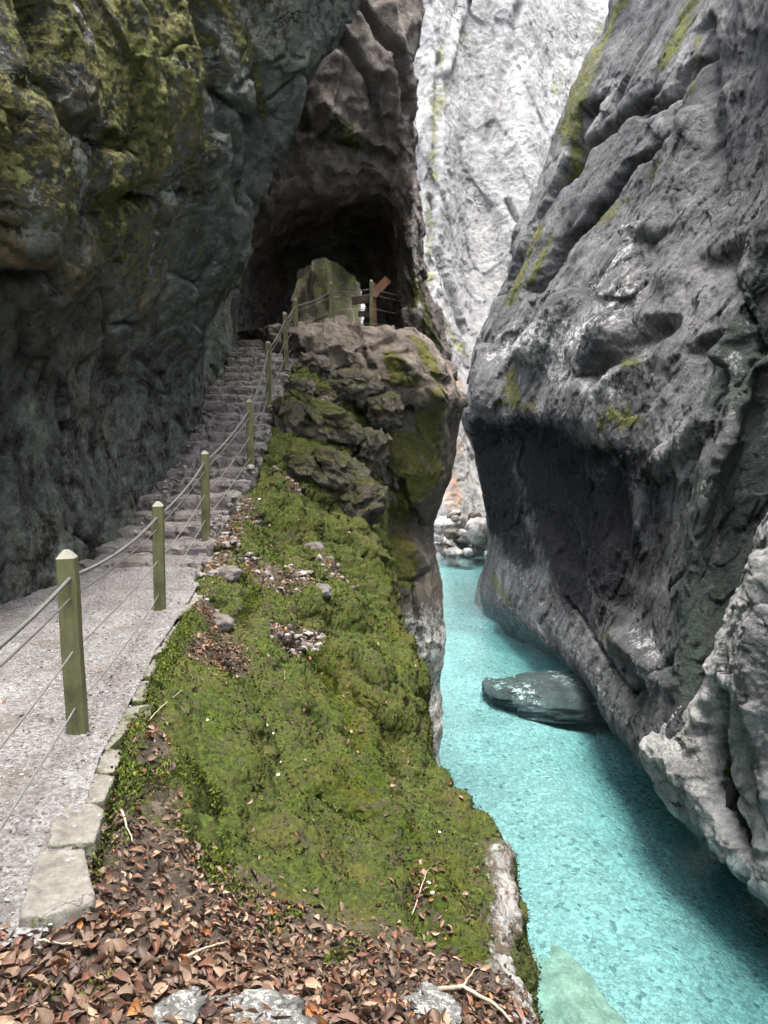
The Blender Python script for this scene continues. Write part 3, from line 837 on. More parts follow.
R.d += q_ * 0.50 * facets(pr * [0.36, 0.36, 0.2] + wv, 0.5, 0.15, 82)[0] + q_ * 0.11 * facets(pr * [0.95, 0.95, 0.5] + wv, 0.5, 0.2, 83)[0]
R.d += q_ * 0.40 * fbm(pr * [0.7, 0.55, 0.4], 8, 0.58, 84)
R.apply()
p = R.p
pr = np.stack([p @ np.array([0.75, 0.2, -0.62]), p[:, 1], p @ np.array([0.62, 0.1, 0.75]) * 0.45], 1)
R.d += 0.15 * facets(pr * [1.7, 1.7, 1.2], 0.5, 0.25, 88)[0] + 0.05 * facets(p * 3.4, 0.5, 0.25, 85)[0] + 0.05 * fbm(p * 3.5, 4, 0.62, 86)
for pts, r, v in [([(615, 5), (590, 55), (562, 120), (545, 180), (510, 280)], 15, 0.72), ([(560, 175), (530, 240), (508, 300)], 12, 0.66), ([(685, 0), (665, 60)], 12, 0.75), ([(690, 30), (685, 90)], 6, 0.6), ([(655, 150), (660, 175)], 12, 0.72), ([(610, 200), (590, 220)], 12, 0.66),
                  ([(500, 370), (505, 400)], 14, 0.72), ([(490, 400), (520, 402)], 8, 0.6), ([(615, 355), (625, 360)], 14, 0.72), ([(605, 415), (620, 420)], 16, 0.8), ([(595, 380), (598, 430)], 9, 0.6),
                  ([(610, 630), (622, 655)], 12, 0.6), ([(486, 575), (500, 600)], 10, .55), ([(545, 240), (528, 280)], 7, 0.62)]:
    R.paint('moss', pts, r, v)
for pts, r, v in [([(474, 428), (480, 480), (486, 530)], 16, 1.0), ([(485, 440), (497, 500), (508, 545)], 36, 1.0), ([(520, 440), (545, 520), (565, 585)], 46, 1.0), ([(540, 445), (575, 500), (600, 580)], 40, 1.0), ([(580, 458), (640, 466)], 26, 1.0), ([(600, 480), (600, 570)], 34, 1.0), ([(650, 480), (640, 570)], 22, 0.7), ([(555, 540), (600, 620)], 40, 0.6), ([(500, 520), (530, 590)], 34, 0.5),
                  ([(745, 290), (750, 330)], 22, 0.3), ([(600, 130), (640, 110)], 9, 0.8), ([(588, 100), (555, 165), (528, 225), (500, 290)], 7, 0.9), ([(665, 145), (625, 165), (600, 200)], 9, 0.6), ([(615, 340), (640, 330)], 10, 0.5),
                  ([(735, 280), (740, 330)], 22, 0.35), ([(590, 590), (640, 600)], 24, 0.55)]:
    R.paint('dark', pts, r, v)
for pts, r, v in [([(760, 330), (755, 420), (735, 560), (715, 650)], 46, 1.0), ([(720, 480), (700, 600), (690, 690)], 30, 0.85), ([(760, 260), (740, 300)], 22, 0.7)]:
    R.paint('ochre', pts, r, v)
for pts, r, v in [([(520, 335), (580, 335), (620, 300)], 32, 0.5), ([(500, 340), (560, 370), (600, 390)], 28, 0.45), ([(744, 300), (736, 400), (700, 490), (660, 530)], 22, 0.24), ([(600, 300), (640, 240)], 20, 0.45), ([(490, 355), (520, 335)], 18, 0.45),
                  ([(640, 640), (655, 690)], 26, 0.4), ([(500, 560), (560, 640), (620, 730)], 16, 0.28)]:
    R.paint('pale', pts, r, v)  # upper strokes paint sky-lit highlights onto the facets above the lip
# weathering: blackened bands that follow the folds
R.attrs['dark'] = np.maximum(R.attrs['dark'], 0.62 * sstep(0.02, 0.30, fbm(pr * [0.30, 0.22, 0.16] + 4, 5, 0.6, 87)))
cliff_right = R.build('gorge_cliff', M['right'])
tag(cliff_right, 'tall grey limestone gorge wall with slanting grooves and a black stained undercut across the river', 'cliff', kind='structure')

# --- sunlit wall closing the gorge
FC = []
for px, y0, wob in [(-160, 84, 0), (60, 80, 2), (250, 78, 0), (380, 76, 1), (430, 76, -1), (470, 78, 2), (520, 80, -1), (570, 84, 1), (620, 86, 0), (720, 88, 1), (900, 88, 0), (1200, 90, 0)]:
    col = []
    for z, lean in [(-10, -20), (-7.3, -19), (-5, -17), (-1, -14), (4, -11), (9, -8), (16, -5), (26, -2), (38, 2), (52, 6), (75, 12)]:
        Yv = y0 + wob + lean
        x = (px - 384) / F * (y0)
        col.append(W(x, Yv, z))
    FC.append(col)
K = Patch(FC, 1.5, jit=(0.3, 0.6))
mid = K.world(520, 100)[0]
kk = int(np.argmin(((K.p - mid) ** 2).sum(1)))
if K.n[kk] @ (CAM - K.p[kk]) < 0:
    K.flip = not K.flip
    K.n = -K.n
p = K.p
pr = np.stack([p[:, 0] + 0.28 * p[:, 2], p[:, 1], p[:, 2] * 0.28 - 0.1 * p[:, 0]], 1)
K.d += 1.5 * fbm(pr * 0.13, 4, 0.5, 91)
for pts, r, a in [([(447, 60), (440, 150), (428, 260)], 9, -0.5), ([(520, 0), (500, 60), (480, 140)], 9, -0.5), ([(470, 0), (450, 70)], 10, 0.6), ([(500, 200), (520, 230)], 5, -0.8), ([(425, 190), (440, 200)], 6, -0.8), ([(445, 250), (470, 330)], 8, -0.6)]:
    K.push(pts, r, a)
K.apply()
p = K.p
K.d += 0.4 * facets(pr * 0.30, 0.5, 0.2, 92)[0] + 0.2 * facets(p * [0.9, 0.9, 0.5], 0.5, 0.2, 93)[0] + 0.4 * fbm(p * [0.5, 0.5, 0.3], 8, 0.62, 94)
K.apply()
K.d += 0.16 * facets(K.p * 2, 0.5, 0.2, 95)[0]
for pts, r, v in [([(447, 40), (430, 150), (425, 280)], 9, 0.62), ([(470, 30), (440, 110)], 10, 0.5), ([(430, 300), (470, 350)], 12, 0.6), ([(600, 20), (560, 90)], 10, .5)]:
    K.paint('moss', pts, r, v)
for pts, r, v in [([(462, 440), (455, 500)], 22, 0.48), ([(455, 350), (468, 400)], 20, 0.4), ([(470, 480), (450, 520)], 24, 0.45)]:
    K.paint('ochre', pts, r, v)
for pts, r, v in [([(445, 505), (470, 515)], 16, 0.5)]:
    K.paint('dark', pts, r, v)
farcliff = K.build('far_cliff', M['far'])
tag(farcliff, 'bright sunlit pale limestone wall closing the far end of the gorge', 'cliff', kind='structure')

# ------------------------------------------------------------------ path, river, riverbed
def edge_x(y):
    return np.interp(y, EDGE_Y, EDGE_X)
ys = np.linspace(2.35, 10.4, 340)
us = np.linspace(0, 1, 190)
gx = np.empty((len(ys), len(us), 3))
for i, y in enumerate(ys):
    xe = edge_x(y) - 0.08
    gx[i, :, 0] = -5.2 + (xe + 5.2) * us
    gx[i, :, 1] = y
gx[:, :, 2] = 0
q = gx.reshape(-1, 3)
base = 0.0 * q[:, 1] + np.interp(q[:, 1], [2.3, 2.75, 8.8, 9.6, 10.4], [-0.06, 0, 0, 0.10, 0.3])
f, e = facets(np.stack([q[:, 0] * 22, q[:, 1] * 22, q[:, 0] * 0], 1), 0.5, 0.8, 101)
q[:, 2] = base + 0.05 * fbm(q * 1.1, 4, 0.5, 102) + 0.014 * f + 0.016 * fbm(q * 9, 3, 0.6, 104)
q[:, 2] += 0.05 * sstep(0.9, 0, (q[:, 0] - (edge_x(q[:, 1]))) / -0.25) * 0
fl = grid_faces(len(ys), len(us))[:, ::-1]
path = link('gravel_path', raw_mesh('gravel_path', q, fl), M['gravel'])
tag(path, 'pale grey gravel path between the cliff foot and the railing', 'path', kind='structure')
PATHQ = q

# river bed
bx = np.linspace(-3, 14, 150)
by = np.linspace(6, 75, 380)
BX, BY = np.meshgrid(bx, by, indexing='ij')
b = np.stack([BX.ravel(), BY.ravel(), np.zeros(BX.size)], 1)
mid_x = np.interp(b[:, 1], [6, 15, 20, 30, 43, 60], [5.0, 5.0, 4.4, 4.4, 3.4, 2.5])
dpt = np.interp(b[:, 1], [6, 16, 26, 40, 55, 62, 75], [2.3, 1.9, 1.35, 1.2, 0.9, -0.3, -1.5])
side = np.clip((b[:, 0] - mid_x) / 3.0, -1.6, 1.6)
dpt = dpt + 0.55 * sstep(0.1, 1.0, side) * (b[:, 1] < 40) + 2.2 * sstep(3.3, 2.5, b[:, 0]) * sstep(16.5, 14, b[:, 1])
f, e = facets(np.stack([b[:, 0] * 3, b[:, 1] * 3, 0 * b[:, 0]], 1), 0.4, 0.6, 111)
b[:, 2] = WATER - dpt + 0.25 * fbm(b * [0.4, 0.3, 1], 4, 0.5, 112) + 0.05 * f
bed = link('riverbed', raw_mesh('riverbed', b, grid_faces(len(bx), len(by))), M['bed'])
tag(bed, 'pale cobbled riverbed seen through the clear turquoise water', 'riverbed', kind='structure')

# water body: closed box, rippled top
wx = np.linspace(-4, 13, 60)
wy = np.linspace(2, 70, 200)
WX, WY = np.meshgrid(wx, wy, indexing='ij')
t_ = np.stack([WX.ravel(), WY.ravel(), np.full(WX.size, WATER)], 1)
t_[:, 2] += 0.012 * fbm(t_ * [0.9, 0.6, 1], 3, 0.5, 121)
nu, nv = len(wx), len(wy)
idx = np.arange(nu * nv).reshape(nu, nv)
bot = t_.copy()
bot[:, 2] = WATER - 6
allv = np.concatenate([t_, bot])
fs = [grid_faces(nu, nv)[:, ::-1][:, ::-1], grid_faces(nu, nv)[:, ::-1] + nu * nv]
def skirt(r, rev):
    a = np.stack([r[:-1], r[1:], r[1:] + nu * nv, r[:-1] + nu * nv], 1)
    return a[:, ::-1] if rev else a
fs += [skirt(idx[0], False), skirt(idx[-1], True), skirt(idx[:, 0], True), skirt(idx[:, -1], False)]
me = raw_mesh('river', allv, np.concatenate(fs))
bm = bmesh.new(); bm.from_mesh(me); bmesh.ops.recalc_face_normals(bm, faces=bm.faces); bm.to_mesh(me); bm.free()
river = link('river', me, M['water'])
tag(river, 'clear turquoise river running through the narrow gorge', 'river', kind='structure')


# ------------------------------------------------------------------ separate rocks
def lump(name, center, size, mat, seed, sub=5, rot=0.0, boxy=0.5, fac=0.35, fine=0.06, moss=None, freq=1.6, tilt=(0, 0), parent=None, pale_top=0.0):
    """one rock: a rounded block broken into facets; the origin sits at its base"""
    bm = bmesh.new()
    bmesh.ops.create_icosphere(bm, subdivisions=sub, radius=1.0)
    v = np.array([x.co[:] for x in bm.verts])
    nrm = v.copy()
    e = 1 - 0.55 * boxy
    v = np.sign(v) * np.abs(v) ** e
    sd = seed * 7.13
    wv = 0.25 * np.stack([perlin(v * 1.5 + sd, 1), perlin(v * 1.5 + sd, 2), perlin(v * 1.5 + sd, 3)], 1)
    d = fac * facets(v * freq + sd + wv, 0.5, 0.3, seed)[0] + 0.4 * fac * facets(v * freq * 2.4 + sd + wv, 0.5, 0.3, seed + 1)[0]
    d += fine * 2 * fbm(v * 1.8 + sd, 5, 0.55, seed + 2) + fine * 0.4 * fbm(v * 9 + sd, 3, 0.6, seed + 3)
    v = v + nrm * d[:, None]
    v = v * (np.array(size) / 2)
    Rm = np.array((Matrix.Rotation(rot, 3, 'Z') @ Matrix.Rotation(tilt[0], 3, 'X') @ Matrix.Rotation(tilt[1], 3, 'Y')))
    v = v @ Rm.T
    for k, x in enumerate(bm.verts):
        x.co = v[k]
    bm.normal_update()
    for f_ in bm.faces:
        f_.smooth = True
    nz = np.array([x.normal.z for x in bm.verts])
    me = bpy.data.meshes.new(name)
    bm.to_mesh(me)
    bm.free()
    for an in ("moss", "dark", "pale", "ochre"):
        at = me.attributes.new(an, 'FLOAT', 'POINT')
        val = np.zeros(len(v))
        if an == 'moss' and moss is not None:
            val = np.clip(np.maximum(sstep(-0.1, 0.75, nz), 0.65 * (mat.name == 'tan_rock') * (v[:, 0] > 0.0)) * moss + 0.5 * moss * fbm(v * 3 / max(size) * 2 + sd, 3, 0.5, 7), 0, 1)
        if an == 'pale' and pale_top:
            val = np.clip(sstep(0.3, 0.9, nz) * pale_top + 0.6 * fbm(v / max(size) * 4 + sd, 3, 0.5, 8), 0, 1)
        at.data.foreach_set("value", val.astype(np.float32))
    # origin to the base
    zb = v[:, 2].min()
    me.transform(Matrix.Translation((0, 0, -zb)))
    return link(name, me, mat, parent, (center[0], center[1], center[2] + zb))


# mossy boulders between stairs and outcrop
for k, (px, py, Y, w, h, d, ro, mv, lab) in enumerate([
    (322, 428, 14.6, 1.35, 0.75, 1.1, 0.5, 0.95, 'broad slab of rock covered in moss below the viewing platform beside the stairs'),
    (288, 424, 14.2, 0.50, 0.75, 0.6, 0.2, 0.7, 'dark mossy block of rock wedged beside the stairs under the broad slab'),
    (300, 470, 13.4, 0.6, 0.45, 0.6, 0.9, 0.8, 'squat mossy boulder just below the dark block beside the stairs'),
    (340, 476, 13.6, 1.0, 0.6, 0.9, 0.3, 0.65, 'angular ledge rock with a bare brown front below the broad mossy slab'),
    (362, 500, 13.2, 0.5, 0.6, 0.7, 0.8, 0.75, 'mossy wedge of rock on the brink right of the angular ledge rock'),
    (372, 452, 14.8, 0.5, 0.7, 0.7, 0.1, 0.5, 'narrow upright rock between the broad mossy slab and the cracked outcrop'),
    (352, 388, 16.4, 1.0, 0.6, 0.7, 0.2, 0.55, 'bare brown block directly under the edge of the viewing platform'),
    (318, 370, 16.5, 0.7, 0.45, 0.6, 0.8, 0.3, 'small grey brown rock at the head of the stairs below the platform'),
    (300, 392, 15.6, 0.5, 0.4, 0.5, 1.2, 0.45, 'rough rock beside the stairs just above the broad mossy slab'),
    (385, 412, 15.9, 0.55, 0.6, 0.6, 0.6, 0.6, 'jutting rock on the front of the outcrop beside its deep crack'),
]):
    c = P(px, py, Y)
    o = lump('mossy_boulder' if k < 5 else 'rock_block', c, (w, d, h), M['boulder'], 200 + 11 * k, 6, ro, 0.65, 0.75, 0.07, mv, 1.5, (0.25, 0.45 if k in (0, 3, 4) else 0.1))
    tag(o, lab, 'boulder' if k < 5 else 'rock')
# small grey stones on the bank by the path
for k, (px, py, Y, w, lab) in enumerate([
    (228, 578, 9.2, 0.30, 'grey stone poking out of the moss beside the third post'),
    (322, 540, 11.5, 0.30, 'small grey stone on the mossy bank below the ledge rock'),
    (322, 590, 10.0, 0.32, 'pale flat stone lying among leaves high on the mossy ridge'),
    (232, 610, 8.5, 0.28, 'rounded stone half buried in moss right of the second post'),
]):
    g = S.world(px, py)[0]
    o = lump('grey_stone', g, (w, w * 0.8, w * 0.6), M['step'], 300 + 5 * k, 4, k, 0.4, 0.35, 0.06, 0.25)
    tag(o, lab, 'stone')

# rock lit beyond the tunnel
o = lump('sunlit_rock', P(318, 320, 28.5), (3.0, 2.2, 6.6), M['sunlit'], 411, 6, 0.6, 0.6, 0.4, 0.08, 0.9, 1.2)
tag(o, 'sunlit brown and mossy rock seen through the tunnel', 'rock')

# boulder in the river
o = lump('river_boulder', P(545, 668, 28.6) + np.array([0.75, 0.4, -1.22]), (5.6, 4.0, 1.25), M['river_rock'], 431, 6, 0.25, 0.2, 0.20, 0.06, None, 1.2, (0, 0.05), pale_top=0.17)
tag(o, 'low flat dark boulder with a white patch lying in the turquoise river', 'boulder')
# drowned ledge by the near bank
o = lump('sunken_ledge', W(3.85, 13.2, WATER - 2.75), (2.0, 7.2, 2.0), M['ledge'], 441, 6, 0.17, 0.05, 0.28, 0.14, None, 0.9)
tag(o, 'smooth beige rock ledge lying under the clear water by the near bank', 'underwater rock')
# pale buttress low on the far bank
B_ = [  # rows from top to water: silhouette px, py, then points going towards the viewer's right
    [(800, 470, 15.5), (790, 480, 15.2), (800, 480, 14.5), (830, 480, 13.5), (900, 480, 12.5), (1000, 480, 12)],
    [(775, 520, 17.5), (768, 522, 16.6), (785, 525, 15.4), (815, 530, 14.4), (880, 530, 13.2), (1000, 530, 12.5)],
    [(752, 575, 18.2), (746, 580, 17.2), (762, 585, 15.8), (790, 590, 14.8), (860, 600, 13.5), (1000, 600, 12.8)],
    [(730, 630, 18.7), (722, 638, 17.7), (742, 640, 16.2), (775, 640, 15.0), (850, 650, 13.6), (1000, 650, 12.8)],
    [(710, 682, 19.0), (701, 690, 18.0), (722, 694, 16.8), (755, 700, 15.4), (830, 710, 13.8), (1000, 710, 12.8)],
    [(680, 716, 19.2), (668, 726, 18.6), (700, 735, 17.6), (745, 750, 16.0), (820, 760, 14.0), (1000, 770, 12.8)],
    [(660, 738, 19.2), (645, 752, 18.8), (682, 770, 17.6), (735, 790, 16.2), (810, 810, 14.2), (1000, 820, 12.8)],
    [(668, 772, 19.2), (655, 778, 18.7), (690, 812, 17.3), (735, 852, 15.7), (810, 900, 14.0), (1000, 930, 12.8)],
    [(690, 800, 19.2), (672, 800, 18.8), (700, 832, 17.4), (742, 876, 15.8), (815, 930, 14.1), (1000, 990, 12.8)],
    [(700, 850, 19.2), (790, 860, 18.8), (820, 900, 17.4), (870, 950, 15.8), (950, 1010, 14.1), (1100, 1090, 12.8)],
]
G = [[P(*q) for q in r] for r in B_]
Bt = Patch(G, 1.5, ysq=0.5)
mid = Bt.world(700, 770)[0]
kk = int(np.argmin(((Bt.p - mid) ** 2).sum(1)))
if Bt.n[kk] @ (CAM - Bt.p[kk]) < 0:
    Bt.flip = not Bt.flip
    Bt.n = -Bt.n
for pts, r, a in [([(712, 690), (705, 740), (715, 800), (735, 840)], 16, -0.55), ([(752, 600), (742, 700), (748, 790)], 10, -0.2), ([(765, 560), (750, 650), (752, 720), (765, 790)], 14, 0.35), ([(670, 760), (700, 800)], 18, 0.2), ([(690, 715), (685, 740)], 8, 0.15)]:
    Bt.push(pts, r, a)
Bt.apply()
p = Bt.p
wv = 0.3 * np.stack([perlin(p * 1.5, 66), perlin(p * 1.5, 67), perlin(p * 1.5, 68)], 1)
Bt.d += 0.25 * facets(p * 1.1 + wv, 0.5, 0.2, 501)[0] + 0.14 * facets(p * 2.7 + wv, 0.5, 0.2, 502)[0] + 0.12 * fbm(p * 2.0, 7, 0.58, 503)
Bt.apply()
Bt.d += 0.04 * facets(Bt.p * 7, 0.6, 0.2, 504)[0] + 0.02 * fbm(Bt.p * 9, 4, 0.6, 505)
Bt.paint('dark', [(718, 690), (710, 745), (722, 815)], 22, 0.8)
for pts, r, v in [([(684, 728), (678, 740)], 8, 0.75), ([(707, 755), (705, 775)], 8, 0.6), ([(742, 835), (745, 845)], 7, 0.65)]:
    Bt.paint('moss', pts, r, v)
Bt.attrs['pale'] = np.clip(0.5 * Bt.stroke([(655, 760), (690, 790), (720, 850)], 30) + 0.45 * Bt.stroke([(690, 720), (680, 745)], 20), 0, 1)
# close the mesh behind so that it is a solid buttress
o = Bt.build('rock_buttress', M['buttress'])
tag(o, 'pale pitted limestone buttress with a green hollow at the foot of the gorge wall', 'rock buttress', kind='structure')

# boulders at the far bend of the river
for k, (px, py, Y, w, h, lab) in enumerate([
    (449, 524, 58, 3.2, 2.0, 'large white boulder in the rubble at the far bend of the river'),
    (441, 545, 56.5, 2.2, 1.2, 'yellowish rounded boulder at the water edge at the far bend'),
    (464, 532, 57.5, 2.4, 1.6, 'pale grey boulder below the pink stained rock at the far bend'),
    (478, 528, 56, 2.2, 2.6, 'tall pale boulder leaning on the foot of the gorge wall'),
    (455, 549, 55.5, 1.6, 0.6, 'flat white stone barely above the water at the far bend'),
    (434, 530, 58.5, 2.0, 1.8, 'white boulder touching the rock outcrop at the far bend'),
    (468, 549, 55, 1.1, 0.7, 'small grey stone standing in the water at the far bend'),
]):
    o = lump('white_boulder', P(px, py + 3, Y), (w * 0.75, w * 0.6, h * 0.7), M['white_boulder'], 600 + 9 * k, 4, k * 1.3, 0.4, 0.35, 0.06, 0.35 if k == 1 else None)
    tag(o, lab, 'boulder')

for k in range(22):
    w = random.uniform(0.5, 1.3)
    o = lump('white_boulder', P(random.uniform(430, 484), random.uniform(512, 552), random.uniform(55.5, 59)), (w, w * random.uniform(.7, 1.1), w * random.uniform(.5, .9)), [M['white_boulder'], M['step'], M['boulder']][k % 3], 800 + 3 * k, 3, k, 0.55, 0.5, 0.06)
    tag(o, 'small boulder heaped among the large pale boulders at the far bend of the river', 'boulder', 'small boulders heaped at the far bend')

# ------------------------------------------------------------------ stairs and kerb
def stone_slab(name, x0, x1, y0, y1, z0, z1, seed, mat, parent=None, jag=0.03, nx=None, mossv=0.0, rotz=0.0, paleness=0.0):
    """a rough hewn block: a gridded box with worn, uneven edges (one closed mesh)"""
    w, d, h = x1 - x0, y1 - y0, z1 - z0
    bm = bmesh.new()
    bmesh.ops.create_cube(bm, size=1.0)
    for v in bm.verts:
        v.co = Vector((v.co.x * w, v.co.y * d, v.co.z * h))
    step = nx or 0.045
    for axis in range(3):
        L_ = (w, d, h)[axis]
        for k in range(1, max(2, int(L_ / step))):
            co = Vector((0, 0, 0)); no = Vector((0, 0, 0))
            co[axis] = -L_ / 2 + L_ * k / max(2, int(L_ / step)); no[axis] = 1
            bmesh.ops.bisect_plane(bm, geom=bm.verts[:] + bm.edges[:] + bm.faces[:], plane_co=co, plane_no=no)
    v = np.array([x.co[:] for x in bm.verts])
    rel = np.abs(v) / (np.array([w, d, h]) / 2)
    corner = np.sort(rel, axis=1)[:, 1]
    nrm = v / np.array([w, d, h]) * 2
    nrm = np.sign(nrm) * np.abs(nrm) ** 14
    nrm /= np.maximum(np.linalg.norm(nrm, axis=1, keepdims=True), 1e-6)
    s = v + seed * 3.7
    dd = jag * 1.6 * facets(s * 3.2, 0.6, 0.4, seed)[0] + jag * 1.2 * fbm(s * 5, 4, 0.6, seed + 2) + 0.3 * jag * fbm(s * 22, 3, 0.6, seed + 3)
    dd -= jag * 0.5 * sstep(0.85, 1.0, corner)
    v = v + nrm * dd[:, None]
    c, sn = math.cos(rotz), math.sin(rotz)
    v = np.stack([v[:, 0] * c - v[:, 1] * sn, v[:, 0] * sn + v[:, 1] * c, v[:, 2]], 1)
    for k, x in enumerate(bm.verts):
        x.co = v[k]
    bm.normal_update()
    for f_ in bm.faces:
        f_.smooth = name != 'step'
    nz = np.array([x.normal.z for x in bm.verts])
    me = bpy.data.meshes.new(name)
    bm.to_mesh(me); bm.free()
    for an in ("moss", "dark", "pale", "ochre"):
        at = me.attributes.new(an, 'FLOAT', 'POINT')
        val = np.zeros(len(v))
        if an == 'moss' and mossv:
            val = np.clip(mossv * (0.8 - 0.5 * np.clip(nz, 0, 1)) + mossv * fbm(s * 3, 3, 0.5, 9), 0, 1)
        if an == 'pale' and paleness:
            val = np.clip(paleness * np.clip(nz, 0, 1) + 0.3 * fbm(s * 4, 3, 0.5, 10), 0, 1)
        at.data.foreach_set("value", val.astype(np.float32))
    me.transform(Matrix.Translation((0, 0, h / 2)))
    return link(name, me, mat, parent, ((x0 + x1) / 2, (y0 + y1) / 2, z0))


stairs = bpy.data.objects.new('stone_stairs', None)
COL.objects.link(stairs)
tag(stairs, 'worn grey brown stone stairs climbing under the overhang to the tunnel', 'stairs')
SY = [9.3, 10.2, 12.4, 14.4, 16.4, 17.6, 18.4]
SZ = [0.10, 0.38, 1.16, 2.25, 3.08, 3.62, 3.98]
z = 0.12
k = 0
while z < 3.95:
    y0 = float(np.interp(z, SZ, SY))
    rise = random.uniform(0.15, 0.20)
    y1 = float(np.interp(z + rise, SZ, SY)) + 0.22
    xr = float(np.interp(y0, [9.3, 10.4, 12.4, 14.4, 16.4, 18.4], [-2.22, -2.28, -2.05, -2.0, -1.95, -1.3]))
    xl = float(np.interp(y0, [9.3, 12.4, 18.4], [-4.0, -3.75, -3.7]))
    # two or three blocks make a step
    n = random.choice([2, 3, 3])
    cuts = sorted([xl, xr] + [xl + (xr - xl) * (j + random.uniform(-.2, .2)) / n for j in range(1, n)])
    bmj = []
    for a, b2 in zip(cuts[:-1], cuts[1:]):
        dy = random.uniform(-0.05, 0.05)
        dz = random.uniform(-0.025, 0.025)
        bmj.append(stone_slab('step', a + 0.008, b2 - 0.008, y0 + dy, y1 + dy, z - 0.32 + dz, z + dz, 700 + k, M['step'], None, 0.045, 0.05))
        k += 1
    # join the blocks of one step into one part
    bmm = bmesh.new()
    mats = None
    vs, fcs, off = [], [], 0
    base_loc = Vector(((xl + xr) / 2, (y0 + y1) / 2, z - 0.32))
    for o in bmj:
        o.data.transform(Matrix.Translation(o.location - base_loc))
        bmm.from_mesh(o.data)
    me = bpy.data.meshes.new('step')
    bmm.to_mesh(me); bmm.free()
    for o in bmj:
        bpy.data.objects.remove(o)
    link('step', me, M['step'], stairs, base_loc)
    z += rise

# kerb stones along the path edge
def flat_slab(name, cx, cy, w, l, rot, top, thick, seed, mat, mossv):
    """a flat quarried slab with a chipped, irregular outline"""
    r_ = random.Random(seed)
    na, nr_ = 72, 12
    crn = sorted([math.pi / 4 + r_.uniform(-.25, .25), 3 * math.pi / 4 + r_.uniform(-.3, .3), 5 * math.pi / 4 + r_.uniform(-.25, .25), 7 * math.pi / 4 + r_.uniform(-.3, .3)] + [r_.uniform(0, 6.28) for _ in range(2)])
    poly = []
    for a_ in crn:
        m_ = max(abs(math.cos(a_)), abs(math.sin(a_)))
        k_ = r_.uniform(0.78, 1.10) / m_
        poly.append((math.cos(a_) * k_ * w / 2, math.sin(a_) * k_ * l / 2))
    def rad(a_):
        d = (math.cos(a_), math.sin(a_))
        best = None
        for i in range(len(poly)):
            (x0, y0), (x1, y1) = poly[i], poly[(i + 1) % len(poly)]
            ex, ey = x1 - x0, y1 - y0
            den = d[0] * ey - d[1] * ex
            if abs(den) < 1e-9:
                continue
            t_ = (x0 * ey - y0 * ex) / den
            u_ = (x0 * d[1] - y0 * d[0]) / den
            if t_ > 0 and -1e-6 <= u_ <= 1 + 1e-6:
                best = t_ if best is None else min(best, t_)
        return best or 0.1
    an = np.arange(na) / na * 2 * np.pi
    ro = np.array([rad(a_) for a_ in an])
    ro = ro + 0.012 * perlin(np.stack([np.cos(an) * 5, np.sin(an) * 5, an * 0 + seed], 1), 3) + 0.006 * perlin(np.stack([np.cos(an) * 16, np.sin(an) * 16, an * 0 + seed], 1), 4)
    rings = [(0.02 + 0.95 * (i / nr_), 0.0) for i in range(nr_ + 1)] + [(0.992, -0.006), (1.0, -0.018)] + [(1.0 + 0.01 * j, -0.018 - (thick - 0.018) * j / 6) for j in range(1, 7)]
    vs = []
    for k_, dz in rings:
        vs.append(np.stack([np.cos(an) * ro * k_, np.sin(an) * ro * k_, np.full(na, dz)], 1))
    v = np.concatenate(vs)
    sv = v + seed * 1.7
    up_ = (v[:, 2] > -0.001)
    v[:, 2] += (0.010 * fbm(sv * 7, 4, 0.6, seed) + 0.010 * facets(sv * [6, 6, 1], 0.5, 0.6, seed + 1)[0]) * np.where(v[:, 2] > -0.03, 1, 0.2)
    sidew = ~up_
    v[sidew, :2] *= (1 + 0.05 * fbm(sv[sidew] * 14, 3, 0.6, seed + 5))[:, None]
    c, sn = math.cos(rot), math.sin(rot)
    v = np.stack([v[:, 0] * c - v[:, 1] * sn, v[:, 0] * sn + v[:, 1] * c, v[:, 2] + thick], 1)
    f_ = []
    for i in range(len(rings) - 1):
        for j in range(na):
            f_.append((i * na + j, i * na + (j + 1) % na, (i + 1) * na + (j + 1) % na, (i + 1) * na + j))
    me = bpy.data.meshes.new(name)
    f_.append(tuple(range(na))[::-1])
    me.from_pydata([tuple(q_) for q_ in v], [], f_)
    bm = bmesh.new(); bm.from_mesh(me); bmesh.ops.recalc_face_normals(bm, faces=bm.faces); bm.to_mesh(me); bm.free()
    for pl in me.polygons:
        pl.use_smooth = True
    for an_ in ("moss", "dark", "pale", "ochre"):
        at = me.attributes.new(an_, 'FLOAT', 'POINT')
        val = np.zeros(len(v))
        if an_ == 'moss':
            val = np.clip(mossv * (0.35 + 0.6 * sidew) + 0.8 * mossv * fbm(sv * 4, 4, 0.6, 9), 0, 1)
        if an_ == 'pale':
            val = np.clip(0.12 + 0.5 * fbm(sv * 5, 4, 0.6, 10), 0, 1)
        at.data.foreach_set("value", val.astype(np.float32))
    return link(name, me, mat, None, (cx, cy, top - thick))


